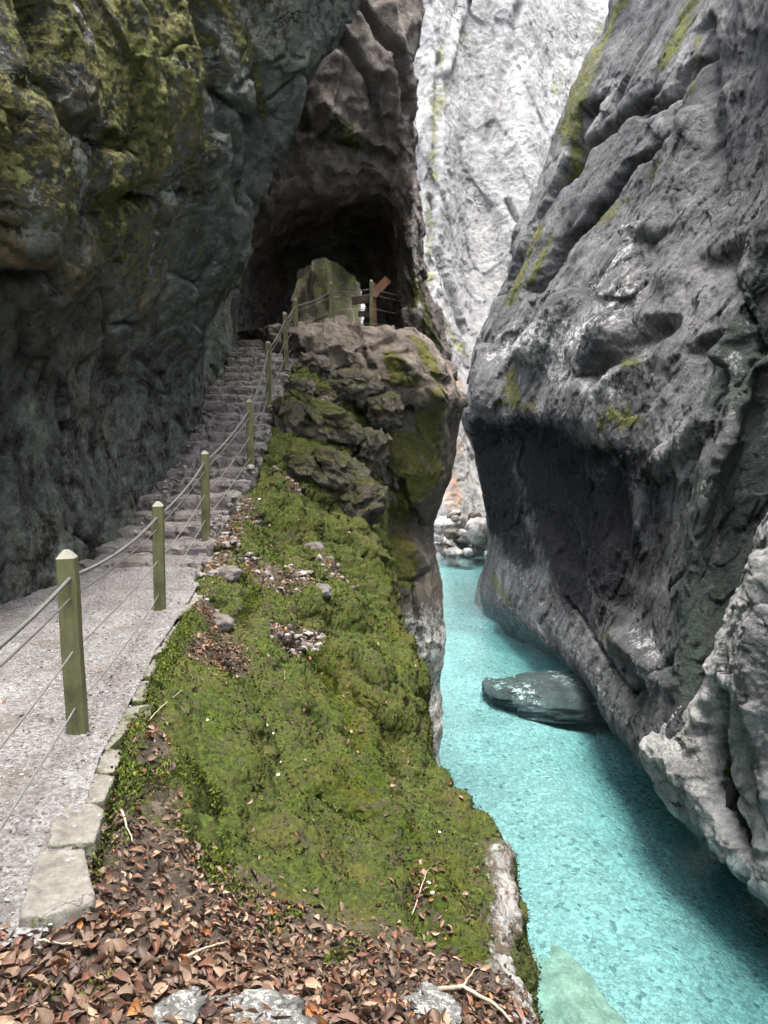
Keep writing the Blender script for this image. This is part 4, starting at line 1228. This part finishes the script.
yk = 2.62
k = 0
while yk < 9.4:
    ln = [0.44, 0.40, 0.36, 0.30][k] if k < 4 else random.uniform(0.16, 0.44)
    xm = float(edge_x(yk + ln / 2)) + (random.uniform(-0.05, 0.04) if k > 3 else 0)
    ang = math.atan2(float(edge_x(yk + ln) - edge_x(yk)), ln) + (random.uniform(-0.25, 0.25) if k > 3 else -0.08)
    wd = [0.30, 0.25, 0.22, 0.18][k] if k < 4 else random.uniform(0.12, 0.26)
    top = [0.018, 0.006, -0.004, -0.008][k] if k < 4 else random.uniform(-0.035, 0.004)
    o = flat_slab('kerb_stone', xm - wd * 0.3, yk + ln / 2, wd, ln * (1.10 if k < 4 else 1.25), -ang, top, 0.11 if k < 4 else 0.13, 900 + k * 3, M['kerb'], [0.35, 0.5, 0.65][k] if k < 3 else 0.8)
    if k == 0:
        tag(o, 'largest flat kerb slab with pale green lichen at the near end of the path edge', 'kerb stone')
    elif k == 1:
        tag(o, 'second flat pale kerb slab touching the largest one', 'kerb stone')
    else:
        tag(o, 'small uneven kerb stone edging the gravel path above the moss', 'kerb stone', 'small kerb stones along the path edge')
    yk += ln + (random.uniform(-0.02, 0.02) if k < 4 else random.uniform(0.0, 0.18))
    k += 1

# ------------------------------------------------------------------ railing
rail = bpy.data.objects.new('cable_railing', None)
rail.location = (-1.78, 4.32, -0.03)
COL.objects.link(rail)
tag(rail, 'railing of greenish wooden posts strung with four wire ropes along the path and stairs', 'railing')
POSTS = [(-1.25, 1.15, 0.0), (-1.78, 4.32, -0.03), (-2.21, 7.45, -0.04)]
for px, py, Y in [(206, 534, 10.2), (251, 469, 12.4), (269, 402, 14.4), (286, 366, 16.4), (296, 350, 17.3), (331, 334, 18.0), (371, 332, 17.9)]:
    q = P(px, py, Y)
    POSTS.append(tuple(q))
HT = 1.11
loc0 = Vector(rail.location)


def post_mesh(w, h, ch):
    bm = bmesh.new()
    prof = [(w / 2, -0.35), (w / 2, h - ch), (w / 2 - ch * 0.75, h)]
    rings = []
    nseg = 14
    lev = [(w / 2, -0.35 + (h - ch + 0.35) * t / nseg) for t in range(nseg + 1)] + [(w / 2 - ch * 0.8, h)]
    for r, zz in lev:
        c = r * 0.86
        ring = [(r, -c), (r, c), (c, r), (-c, r), (-r, c), (-r, -c), (-c, -r), (c, -r)]
        rings.append([bm.verts.new((x + 0.0015 * math.sin(zz * 9), y, zz)) for x, y in ring])
    for a, b2 in zip(rings[:-1], rings[1:]):
        for i in range(8):
            bm.faces.new((a[i], a[(i + 1) % 8], b2[(i + 1) % 8], b2[i]))
    bm.faces.new(rings[-1])
    bm.faces.new(rings[0][::-1])
    me = bpy.data.meshes.new('post')
    for f_ in bm.faces:
        f_.material_index = 1 if f_.calc_center_median().z > h - ch * 0.9 else 0
    bm.to_mesh(me); bm.free()
    me.materials.append(M['post']); me.materials.append(M['post_end'])
    return me


pm = post_mesh(0.102, HT, 0.045)
for i, q in enumerate(POSTS):
    o = bpy.data.objects.new('post', pm)
    COL.objects.link(o)
    o.parent = rail
    o.location = Vector(q) - loc0
    o.rotation_euler = (random.uniform(-.012, .012), random.uniform(-.02, .012), random.uniform(-0.1, 0.25) + 0.1)
    if i >= 8:
        o.scale = (0.8, 0.8, 1.05)


def tube(pts, r, seg=8, name='tube'):
    pts = [Vector(q) for q in pts]
    vs, fs = [], []
    for i, q in enumerate(pts):
        t = (pts[min(i + 1, len(pts) - 1)] - pts[max(i - 1, 0)]).normalized()
        a = t.cross(Vector((0, 0, 1)))
        if a.length < 1e-3:
            a = Vector((1, 0, 0))
        a.normalize()
        b2 = a.cross(t)
        rr_ = r[i] if isinstance(r, (list, tuple)) else r
        for k in range(seg):
            an = 2 * math.pi * k / seg
            vs.append((q + a * math.cos(an) * rr_ + b2 * math.sin(an) * rr_)[:])
    for i in range(len(pts) - 1):
        for k in range(seg):
            fs.append((i * seg + k, i * seg + (k + 1) % seg, (i + 1) * seg + (k + 1) % seg, (i + 1) * seg + k))
    me = bpy.data.meshes.new(name)
    fs.append(tuple(range(seg))[::-1]); fs.append(tuple((len(pts) - 1) * seg + k for k in range(seg)))
    me.from_pydata(vs, [], fs)
    for pl in me.polygons:
        pl.use_smooth = True
    return me


for hgt, rad, sag, nm in [(0.955, 0.0115, 0.05, 'handrail_rope'), (0.84, 0.0055, 0.025, 'wire'), (0.53, 0.0055, 0.035, 'wire'), (0.20, 0.0055, 0.03, 'wire')]:
    pts = []
    for i in range(len(POSTS) - 1):
        a, b2 = Vector(POSTS[i]), Vector(POSTS[i + 1])
        s_ = sag * random.uniform(0.6, 1.4)
        for t in range(14):
            u = t / 14
            q = a.lerp(b2, u) + Vector((0, 0, hgt - 4 * s_ * u * (1 - u)))
            pts.append(q - loc0)
    pts.append(Vector(POSTS[-1]) + Vector((0, 0, hgt)) - loc0)
    # run on into the rock behind the last post
    pts.append(Vector(POSTS[-1]) + Vector((0.75, 1.0, hgt)) - loc0)
    link(nm, tube(pts, rad), M['rope'] if nm == 'handrail_rope' else M['wire'], rail)

# ------------------------------------------------------------------ wooden sign post at the tunnel
def board(name, a, b2, w, t, mat, parent, org, nrm=Vector((0, -1, 0))):
    a, b2 = Vector(a) - org, Vector(b2) - org
    ax = (b2 - a).normalized()
    sd = ax.cross(nrm).normalized()
    nn = sd.cross(ax).normalized()
    bm = bmesh.new()
    vs = []
    for q in (a, b2):
        for s1, s2 in ((-1, -1), (1, -1), (1, 1), (-1, 1)):
            vs.append(bm.verts.new(q + sd * s1 * w / 2 + nn * s2 * t / 2))
    for i in range(4):
        bm.faces.new((vs[i], vs[(i + 1) % 4], vs[4 + (i + 1) % 4], vs[4 + i]))
    bm.faces.new(vs[3::-1]); bm.faces.new(vs[4:])
    bmesh.ops.recalc_face_normals(bm, faces=bm.faces)
    bmesh.ops.bevel(bm, geom=bm.edges[:], offset=0.008, segments=2, affect='EDGES')
    me = bpy.data.meshes.new(name)
    bm.to_mesh(me); bm.free()
    return link(name, me, mat, parent)


bs = P(374, 328, 18.9)
sign = bpy.data.objects.new('wooden_post', None)
sign.location = Vector(bs) - Vector((0, 0, 0.15))
COL.objects.link(sign)
tag(sign, 'reddish brown wooden post with a slanting board standing at the tunnel mouth', 'signpost')
og = Vector(sign.location)
board('upright', P(374, 334, 18.9), P(373, 283, 18.9), 0.14, 0.10, M['sign'], sign, og)
board('slanting_board', P(372, 296, 18.8), P(388, 279, 19.0), 0.20, 0.05, M['sign'], sign, og)
board('cross_board', P(352, 301, 18.95), P(372, 298, 18.95), 0.20, 0.05, M['dark_wood'], sign, og)
board('lower_board', P(358, 314, 18.97), P(372, 314, 18.97), 0.14, 0.05, M['dark_wood'], sign, og)

# ------------------------------------------------------------------ leaves, twigs, moss tufts
def leaf_mesh(seed):
    r = random.Random(seed)
    n, m = 7, 5
    vs, fs = [], []
    L_, Wd = 1.0, r.uniform(0.50, 0.68)
    curl, fold, twist, bend = r.uniform(0.3, 2.0), r.uniform(-0.5, 1.6), r.uniform(-1.6, 1.6), r.uniform(-1.2, 1.6)
    for i in range(n):
        t = i / (n - 1)
        w = Wd * (math.sin(math.pi * min(max(t, 0.02), 0.985) ** 0.85) ** 0.8) * 0.5
        for j in range(m):
            s = (j / (m - 1) - 0.5) * 2
            x = (t - 0.5) * L_
            y = s * w * (1 + 0.08 * math.sin(i * 2.6 + j + seed))
            zz = curl * 0.5 * w * s * s + fold * 0.25 * abs(s) * w + bend * 0.5 * (t - 0.5) ** 2 + twist * 0.3 * (t - 0.5) * s * w * 2 + 0.025 * math.sin(5 * t + 3 * s + seed)
            vs.append((x, y, zz))
    for i in range(n - 1):
        for j in range(m - 1):
            fs.append((i * m + j, i * m + j + 1, (i + 1) * m + j + 1, (i + 1) * m + j))
    # stalk
    k = len(vs)
    mz = vs[m // 2][2]
    vs += [(-0.5, 0.012, mz), (-0.5, -0.012, mz), (-0.72, 0, mz + 0.06)]
    fs.append((k, k + 1, k + 2))
    return np.array(vs), fs


LM = [leaf_mesh(s) for s in range(22)]
me_cache = {}
def leaf_data(v, c):
    if (v, c) not in me_cache:
        me = bpy.data.meshes.new('fallen_leaf')
        me.from_pydata([tuple(x) for x in LM[v][0]], [], LM[v][1])
        for pl in me.polygons:
            pl.use_smooth = True
        me.materials.append(LEAF[c][1])
        me_cache[(v, c)] = me
    return me_cache[(v, c)]


sp = S.p
area_w = np.linalg.norm(np.cross(np.gradient(sp.reshape(S.nu, S.nv, 3), axis=0), np.gradient(sp.reshape(S.nu, S.nv, 3), axis=1)), axis=2).ravel()
X_, Y_, D_ = proj(sp)
inview = (X_ > -30) & (X_ < 800) & (Y_ > -20) & (Y_ < 1050) & (D_ > 0.5)
dens = np.clip(litter, 0, 1) ** 1.3 * (0.35 + 1.3 * np.clip(0.5 + 1.6 * fbm(sp * 2.2, 3, 0.5, 133), 0, 1)) + 0.018 * (sp[:, 1] < 13)
dens *= np.where(flat > 0.4, 1.4, 0.8) * (S.n[:, 2] > 0.25)
wgt = area_w * dens * inview
wgt /= wgt.sum()
NLEAF = 12000
pick = RNG.choice(len(sp), NLEAF, p=wgt)
cand = []
for k in pick:
    q = sp[k] + RNG.normal(0, 0.01, 3) * [1, 1, 0]
    cand.append((q, S.n[k], 'bank' if sp[k][1] > 4.2 else ('litter')))
# leaves on the gravel and the stairs
for k in RNG.choice(len(PATHQ), 420):
    q = PATHQ[k]
    if 2.0 < q[1] < 9 and q[0] > -3.8 and (RNG.random() < (0.9 if q[1] < 4.2 and q[0] > -2.3 else 0.35)):
        cand.append((q, np.array([0, 0, 1.0]), 'path'))
cand.sort(key=lambda c: np.linalg.norm(c[0] - CAM))
COLW = {'litter': [0.15, 0.24, 0.32, 0.27, 0.02], 'bank': [0.2, 0.36, 0.24, 0.14, 0.06], 'path': [0.2, 0.3, 0.25, 0.25, 0.0]}
LAB = {'litter': '{} curled dead leaf in the leaf litter at the near end of the bank',
       'bank': '{} dead leaf lying among the moss on the bank',
       'path': '{} dead leaf lying on the gravel path'}


def leaf_frame(nr, zone):
    nr = Vector(nr) + Vector((random.gauss(0, .36), random.gauss(0, .36), random.gauss(0, .15)))
    nr.normalize()
    a = Vector((random.gauss(0, 1), random.gauss(0, 1), random.gauss(0, 1)))
    a = (a - nr * a.dot(nr)).normalized()
    return Matrix((a, nr.cross(a), nr)).transposed()


SV, SF, SM, so = [], [], [], 0
nlf = 0
for q, nr, zone in cand:
    v = random.randrange(len(LM))
    c = random.choices(range(5), COLW[zone])[0]
    size = random.choice([random.uniform(0.028, 0.058) * (1.35 if q[1] < 2.7 else 1.0), random.uniform(0.012, 0.034)]) * (1.0 if zone != 'path' else 0.8)
    Rm = leaf_frame(nr, zone)
    lift = random.uniform(0.0, 0.022) if zone == 'litter' else random.uniform(0.002, 0.014)
    pos = Vector(q) + Vector(nr) * lift
    px, py, dp = proj(np.array([pos[:]]))
    ok = -5 < px[0] < 773 and 0 < py[0] < 1026
    if ok and nlf < 300:
        o = bpy.data.objects.new('fallen_leaf', leaf_data(v, c))
        COL.objects.link(o)
        o.matrix_world = Matrix.Translation(pos) @ Rm.to_4x4() @ Matrix.Scale(size, 4)
        tag(o, LAB[zone].format(LEAF[c][0]), 'leaf', LAB[zone].format(LEAF[c][0]).replace(' leaf', ' leaves', 1))
        nlf += 1
    else:
        vv = (LM[v][0] * size) @ np.array(Rm).T + np.array(pos[:])
        SV.append(vv)
        SF += [tuple(i + so for i in f_) for f_ in LM[v][1]]
        SM += [c] * len(LM[v][1])
        so += len(vv)
SM_n = len(SM)
lit_pts = [c for c in cand if c[2] != 'path']
for q, nr, zone in random.sample(lit_pts, 700):
    a_ = random.uniform(0, 6.28)
    ln, th = random.uniform(0.02, 0.11), random.uniform(0.0012, 0.003)
    dv = Vector((math.cos(a_), math.sin(a_), random.uniform(-.25, .35))).normalized()
    sdv = dv.cross(Vector((0, 0, 1))).normalized() * th
    upv = sdv.cross(dv).normalized() * th
    c0 = Vector(q) + Vector(nr) * 0.012
    vv = [c0 - dv * ln / 2 + w_ for w_ in (sdv, upv, -sdv)] + [c0 + dv * ln / 2 + w_ * 0.6 for w_ in (sdv, upv, -sdv)]
    SV.append(np.array([x[:] for x in vv]))
    for t3 in ((0, 1, 4, 3), (1, 2, 5, 4), (2, 0, 3, 5)):
        SF.append(tuple(i + so for i in t3))
        SM.append(random.choice([0, 0, 3]))
    so += 6
me = bpy.data.meshes.new('leaf_litter')
me.from_pydata([tuple(x) for x in np.concatenate(SV)], [], SF)
for nm, m_ in LEAF:
    me.materials.append(m_)
me.polygons.foreach_set('material_index', SM)
me.polygons.foreach_set('use_smooth', [True] * len(SM))
o = link('leaf_litter', me)
tag(o, 'scattered brown dead leaves covering the bank and path', 'leaf litter', kind='stuff')

# moss tufts: tiny leafy blades standing in the moss
mw = area_w * np.clip(S.attrs['moss'] - 0.45, 0, 1) * inview * np.where(sp[:, 1] < 12, 1, 0.4) / np.maximum(D_, 2.5) ** 1.0
mw *= (0.15 + np.clip(0.6 + 2.0 * fbm(sp * 3.0, 3, 0.5, 141), 0, 2))
mw /= mw.sum()
NT_ = 100000
k = RNG.choice(len(sp), NT_, p=mw)
base = sp[k] + RNG.normal(0, 0.008, (NT_, 3))
nr = S.n[k] + RNG.normal(0, 0.55, (NT_, 3)) + np.array([0, 0, 0.3])
nr /= np.linalg.norm(nr, axis=1, keepdims=True)
rnd = RNG.normal(0, 1, (NT_, 3))
sd = np.cross(nr, rnd)
sd /= np.maximum(np.linalg.norm(sd, axis=1, keepdims=True), 1e-6)
dist = np.linalg.norm(base - CAM, axis=1)
hgt = RNG.uniform(0.006, 0.016, NT_) * np.clip(dist / 4.5, 0.8, 2.2)
wid = hgt * RNG.uniform(0.25, 0.5, NT_)
fw = np.cross(sd, nr)
tip = base + nr * hgt[:, None] + fw * (hgt * RNG.uniform(-.5, .5, NT_))[:, None]
m1 = base + nr * (hgt * 0.5)[:, None] + sd * wid[:, None]
m2 = base + nr * (hgt * 0.5)[:, None] - sd * wid[:, None]
V = np.stack([base - nr * 0.004, m1, tip, m2], 1).reshape(-1, 3)
Fq = np.arange(NT_ * 4).reshape(-1, 4)
big = np.clip(0.5 + 0.9 * fbm(base * 1.3, 3, 0.5, 151), 0, 1)
sh = np.clip(1.0 * big + 0.5 * RNG.random(NT_) - 0.20 - 0.7 * S.attrs['dark'][k], 0, 1)  # blades in the hollows darkened too, with the same painted shade
def with_lie(me, nrm, rep_):
    v_ = nrm + RNG.normal(0, 0.22, nrm.shape)
    v_ /= np.linalg.norm(v_, axis=1, keepdims=True)
    at = me.attributes.new('lie', 'FLOAT_VECTOR', 'POINT')
    at.data.foreach_set('vector', np.repeat(v_, rep_, axis=0).astype(np.float32).ravel())
    return me


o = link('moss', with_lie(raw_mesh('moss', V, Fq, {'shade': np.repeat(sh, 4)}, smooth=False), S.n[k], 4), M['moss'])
tag(o, 'short green moss growing over the bank', 'moss', kind='stuff')

# taller moss cushions by the kerb and in the litter
cl = np.zeros(len(sp))
for pts, r in [([(86, 880), (104, 815), (122, 770), (150, 690), (190, 615)], 16), ([(92, 875), (104, 820), (120, 790)], 24), ([(125, 775), (180, 770), (215, 800)], 26), ([(205, 865), (250, 900)], 20), ([(95, 990), (110, 975)], 16), ([(60, 1000), (30, 990)], 14),
               ([(270, 930), (300, 915)], 16), ([(225, 640), (250, 600)], 14), ([(180, 830), (230, 850)], 22), ([(330, 960), (360, 945)], 14)]:
    cl = np.maximum(cl, S.stroke(pts, r))
cw = area_w * cl * inview
cw /= cw.sum()
NC = 16000
k = RNG.choice(len(sp), NC, p=cw)
base = sp[k] + RNG.normal(0, 0.006, (NC, 3)) + S.n[k] * (0.03 * cl[k] * RNG.random(NC))[:, None]
nr = S.n[k] + RNG.normal(0, 0.7, (NC, 3)) + np.array([0, 0, 0.4])
nr /= np.linalg.norm(nr, axis=1, keepdims=True)
sd = np.cross(nr, RNG.normal(0, 1, (NC, 3)))
sd /= np.maximum(np.linalg.norm(sd, axis=1, keepdims=True), 1e-6)
hgt = RNG.uniform(0.008, 0.022, NC)
wid = hgt * RNG.uniform(0.2, 0.4, NC)
V = np.stack([base, base + nr * (hgt * .5)[:, None] + sd * wid[:, None], base + nr * hgt[:, None] + np.cross(sd, nr) * (hgt * RNG.uniform(-.5, .5, NC))[:, None], base + nr * (hgt * .5)[:, None] - sd * wid[:, None]], 1).reshape(-1, 3)
o = link('moss_cushions', with_lie(raw_mesh('moss_cushions', V, np.arange(NC * 4).reshape(-1, 4), {'shade': np.repeat(np.clip(RNG.normal(0.58, 0.22, NC), 0, .92), 4)}, smooth=False), S.n[k] + RNG.normal(0, 0.35, (NC, 3)), 4), M['moss'])
tag(o, 'brighter feathery moss clumps among the leaves and along the kerb', 'moss', kind='stuff')

# loose stones: gravel on the path, rubble at the wall foot, on the stairs and on the bank below the platform
def pebbles(name, pts, sizes, mat, lab, cat):
    bm = bmesh.new()
    bmesh.ops.create_icosphere(bm, subdivisions=1, radius=0.5)
    uv = np.array([v.co[:] for v in bm.verts]); uf = np.array([[v.index for v in f.verts] for f in bm.faces]); bm.free()
    n_ = len(pts)
    sc = RNG.uniform(0.55, 1.25, (n_, 1, 3)) * np.asarray(sizes)[:, None, None] * np.array([1, 1, 0.7])
    jit = 1 + RNG.normal(0, 0.16, (n_, len(uv), 1))
    an = RNG.uniform(0, 6.28, n_)
    v = uv[None] * jit * sc
    x = v[:, :, 0] * np.cos(an)[:, None] - v[:, :, 1] * np.sin(an)[:, None]
    y = v[:, :, 0] * np.sin(an)[:, None] + v[:, :, 1] * np.cos(an)[:, None]
    v = np.stack([x, y, v[:, :, 2]], 2) + np.asarray(pts)[:, None, :]
    f_ = (uf[None] + (np.arange(n_) * len(uv))[:, None, None]).reshape(-1, 3)
    me = raw_mesh(name, v.reshape(-1, 3), f_, {'tone': np.repeat(RNG.random(n_), len(uv))}, smooth=False)
    o = link(name, me, mat)
    tag(o, lab, cat, kind='stuff')


def pebble_mat(name, lo, hi):
    t = NT(name)
    t.co = t.coord()
    c = t.mix(t.attr('tone'), lo, hi)
    c = t.mix(0.7, c, t.ramp(t.noise(40, 5, 0.7), (0.3, (0.55,) * 3), (0.7, (1.3,) * 3)), 'MULTIPLY')
    return t.finish(c, 0.9, None, 0.2)


pb, sz = [], []
PX, PY, PD = proj(PATHQ)
pv = np.where((PX > -20) & (PX < 300) & (PY < 1040))[0]
wq = 1 / np.maximum(PD[pv], 2) ** 1.0 * (0.25 + np.clip(0.5 + 2 * fbm(PATHQ[pv] * 1.6, 4, 0.6, 161), 0, 2))
for k in RNG.choice(pv, 9000, p=wq / wq.sum()):
    pb.append(PATHQ[k] + [RNG.normal(0, .01), RNG.normal(0, .01), 0.001]); sz.append(RNG.uniform(0.006, 0.016) * RNG.choice([1, 1, 1, 1.7]))
pebbles('gravel', pb, sz, pebble_mat('gravel_stone', (0.08, 0.075, 0.072), (0.26, 0.252, 0.25)), 'fine grey gravel strewn over the path', 'gravel')
pb, sz = [], []
for _ in range(420):                       # on the stairs
    y = random.uniform(9.2, 18)
    xr = float(np.interp(y, [9.3, 10.4, 12.4, 14.4, 16.4, 18.4], [-2.22, -2.28, -2.05, -2.0, -1.95, -1.3]))
    x = random.choice([random.uniform(-3.5, xr), xr - abs(random.gauss(0, .12)), -3.35 + abs(random.gauss(0, .15))])
    pb.append([x, y, float(np.interp(y, SY, SZ)) - 0.03 + random.uniform(-.05, .10)]); sz.append(random.choice([random.uniform(.02, .05), random.uniform(.03, .12)]))
ww = area_w * inview * (litter > 0.25) * (sp[:, 1] > 8)
for k in RNG.choice(len(sp), 900, p=ww / ww.sum()):
    pb.append(sp[k]); sz.append(RNG.uniform(.02, .10) * RNG.choice([.6, 1, 1.6]))
pebbles('rubble', pb, sz, pebble_mat('rubble_stone', (0.07, 0.06, 0.053), (0.24, 0.215, 0.20)), 'loose broken stones on the stairs and upper bank', 'rubble')

# twigs
def twig(name, pix, r0, mat, lab, lift=0.012, fork=None):
    pts = []
    for a, b2 in pix:
        q = S.world(a, b2)[0]
        pts.append(Vector(q) + Vector((0, 0, lift)))
    # smooth and wobble
    out = []
    for i in range(len(pts) - 1):
        for t in range(6):
            out.append(pts[i].lerp(pts[i + 1], t / 6) + Vector((random.gauss(0, .0015), random.gauss(0, .0015), random.gauss(0, .0015))))
    out.append(pts[-1])
    org = out[0].copy()
    rr_ = [r0 * (1 - 0.65 * i / len(out)) for i in range(len(out))]
    me = tube([q - org for q in out], rr_, 6, name)
    o = link(name, me, mat, None, org)
    tag(o, lab, 'twig')
    return o


twig('twig', [(425, 1002), (464, 990), (500, 1008), (520, 1022)], 0.011, M['twig'], 'thick pale stick lying across the lip of the bank above the water', 0.05)
twig('twig', [(466, 990), (480, 975), (491, 956)], 0.005, M['twig'], 'thin straight twig slanting up from the thick pale stick', 0.06)
twig('twig', [(155, 719), (170, 706), (186, 692)], 0.0045, M['twig'], 'thin pale twig lying on the moss right of the nearest post', 0.03)
twig('twig', [(126, 808), (130, 824), (137, 838)], 0.006, M['twig'], 'short bleached twig in the leaves right of the kerb slabs', 0.025)
twig('twig', [(38, 939), (56, 943), (76, 948)], 0.005, M['twig'], 'pale twig lying flat in front of the largest kerb slab', 0.03)
twig('twig', [(190, 955), (220, 946), (250, 940)], 0.006, M['twig'], 'brown stick lying level in the middle of the leaf litter', 0.03)
twig('twig', [(286, 655), (288, 672), (292, 682)], 0.004, M['twig'], 'tiny pale twig standing on the mossy ridge', 0.03)
twig('twig', [(420, 893), (432, 878), (440, 868)], 0.004, M['twig'], 'fine bent twig on the dark moss near the drop', 0.03)

# white chips on the moss
for k, (px, py, s_) in enumerate([(253, 736, .05), (262, 744, .025), (256, 732, .03), (293, 745, .045), (296, 750, .03), (281, 765, .03), (252, 771, .022), (272, 787, .026), (209, 725, .022), (438, 886, .035), (442, 893, .025), (427, 905, .02), (436, 846, .02), (471, 808, .03), (263, 500, .05), (283, 775, .02)]):
    q = S.world(px, py)[0]
    o = lump('stone_chip', q + np.array([0, 0, 0.005]), (s_, s_ * 0.8, s_ * 0.6), M['white'], 1200 + k, 2, k, 0.3, 0.5, 0.1)
    tag(o, 'tiny white stone chip lying on the green moss of the bank', 'stone chip', 'white stone chips on the moss')

# lichen covered stones surfacing in the litter at the very front
for k, (px, py, w, lab) in enumerate([(250, 1008, 0.34, 'low white and black lichen stone surfacing in the middle of the near leaf litter'), (170, 1018, 0.22, 'small pale stone beside the lichen stone in the near leaf litter'),
                                      (440, 1018, 0.26, 'pale lichen stone under the thick pale stick at the bank lip')]):
    q = S.world(px, py)[0]
    o = lump('lichen_stone', q + np.array([0, 0, -0.01]), (w * 0.95, w * 0.6, 0.075), M['lichen'], 1300 + k * 3, 5, k, 0.4, 0.7, 0.16, 0.2, pale_top=0.42)
    tag(o, lab, 'stone')

# ------------------------------------------------------------------ light, sky, camera
SUN = Vector((0.05, -0.10, 0.97)).normalized()
el = math.asin(SUN.z)
rot = math.atan2(SUN.x, SUN.y)
world = bpy.data.worlds.new("World")
scene.world = world
world.use_nodes = True
wt = world.node_tree
bgn = wt.nodes["Background"]
sky = wt.nodes.new("ShaderNodeTexSky")
sky.sky_type = 'NISHITA'
sky.sun_disc = False
sky.sun_elevation = el
sky.sun_rotation = rot
sky.air_density = 1.0
sky.dust_density = 3.0
sky.ozone_density = 0.6
hs = wt.nodes.new("ShaderNodeHueSaturation")
hs.inputs["Saturation"].default_value = 0.35
wt.links.new(sky.outputs[0], hs.inputs["Color"])
wt.links.new(hs.outputs[0], bgn.inputs[0])
bgn.inputs[1].default_value = 0.115
sl = bpy.data.lights.new('sun', 'SUN')
sl.energy = 1.3
sl.angle = math.radians(24)
sl.color = (1.0, 0.95, 0.88)
so_ = bpy.data.objects.new('sun', sl)
COL.objects.link(so_)
so_.rotation_euler = SUN.to_track_quat('Z', 'Y').to_euler()

cd = bpy.data.cameras.new('camera')
cam = bpy.data.objects.new('camera', cd)
COL.objects.link(cam)
cam.location = CAM
cam.rotation_euler = (math.pi / 2 - PITCH, 0, 0)
cd.sensor_fit = 'VERTICAL'
cd.sensor_height = 24
cd.lens = 24 * F / 1024
cd.clip_start = 0.05
cd.clip_end = 500
scene.camera = cam
scene.view_settings.view_transform = 'Standard'
scene.view_settings.look = 'None'
scene.view_settings.exposure = 2.95
scene.view_settings.gamma = 1
scene.view_settings.use_curve_mapping = False
scene.render.resolution_x = 768
scene.render.resolution_y = 1024
scene.cycles.use_denoising = True
scene.cycles.max_bounces = 8
scene.cycles.diffuse_bounces = 4
scene.cycles.use_adaptive_sampling = True
scene.cycles.adaptive_threshold = 0.03
scene.cycles.transparent_max_bounces = 12
scene.cycles.caustics_reflective = False
scene.cycles.caustics_refractive = False
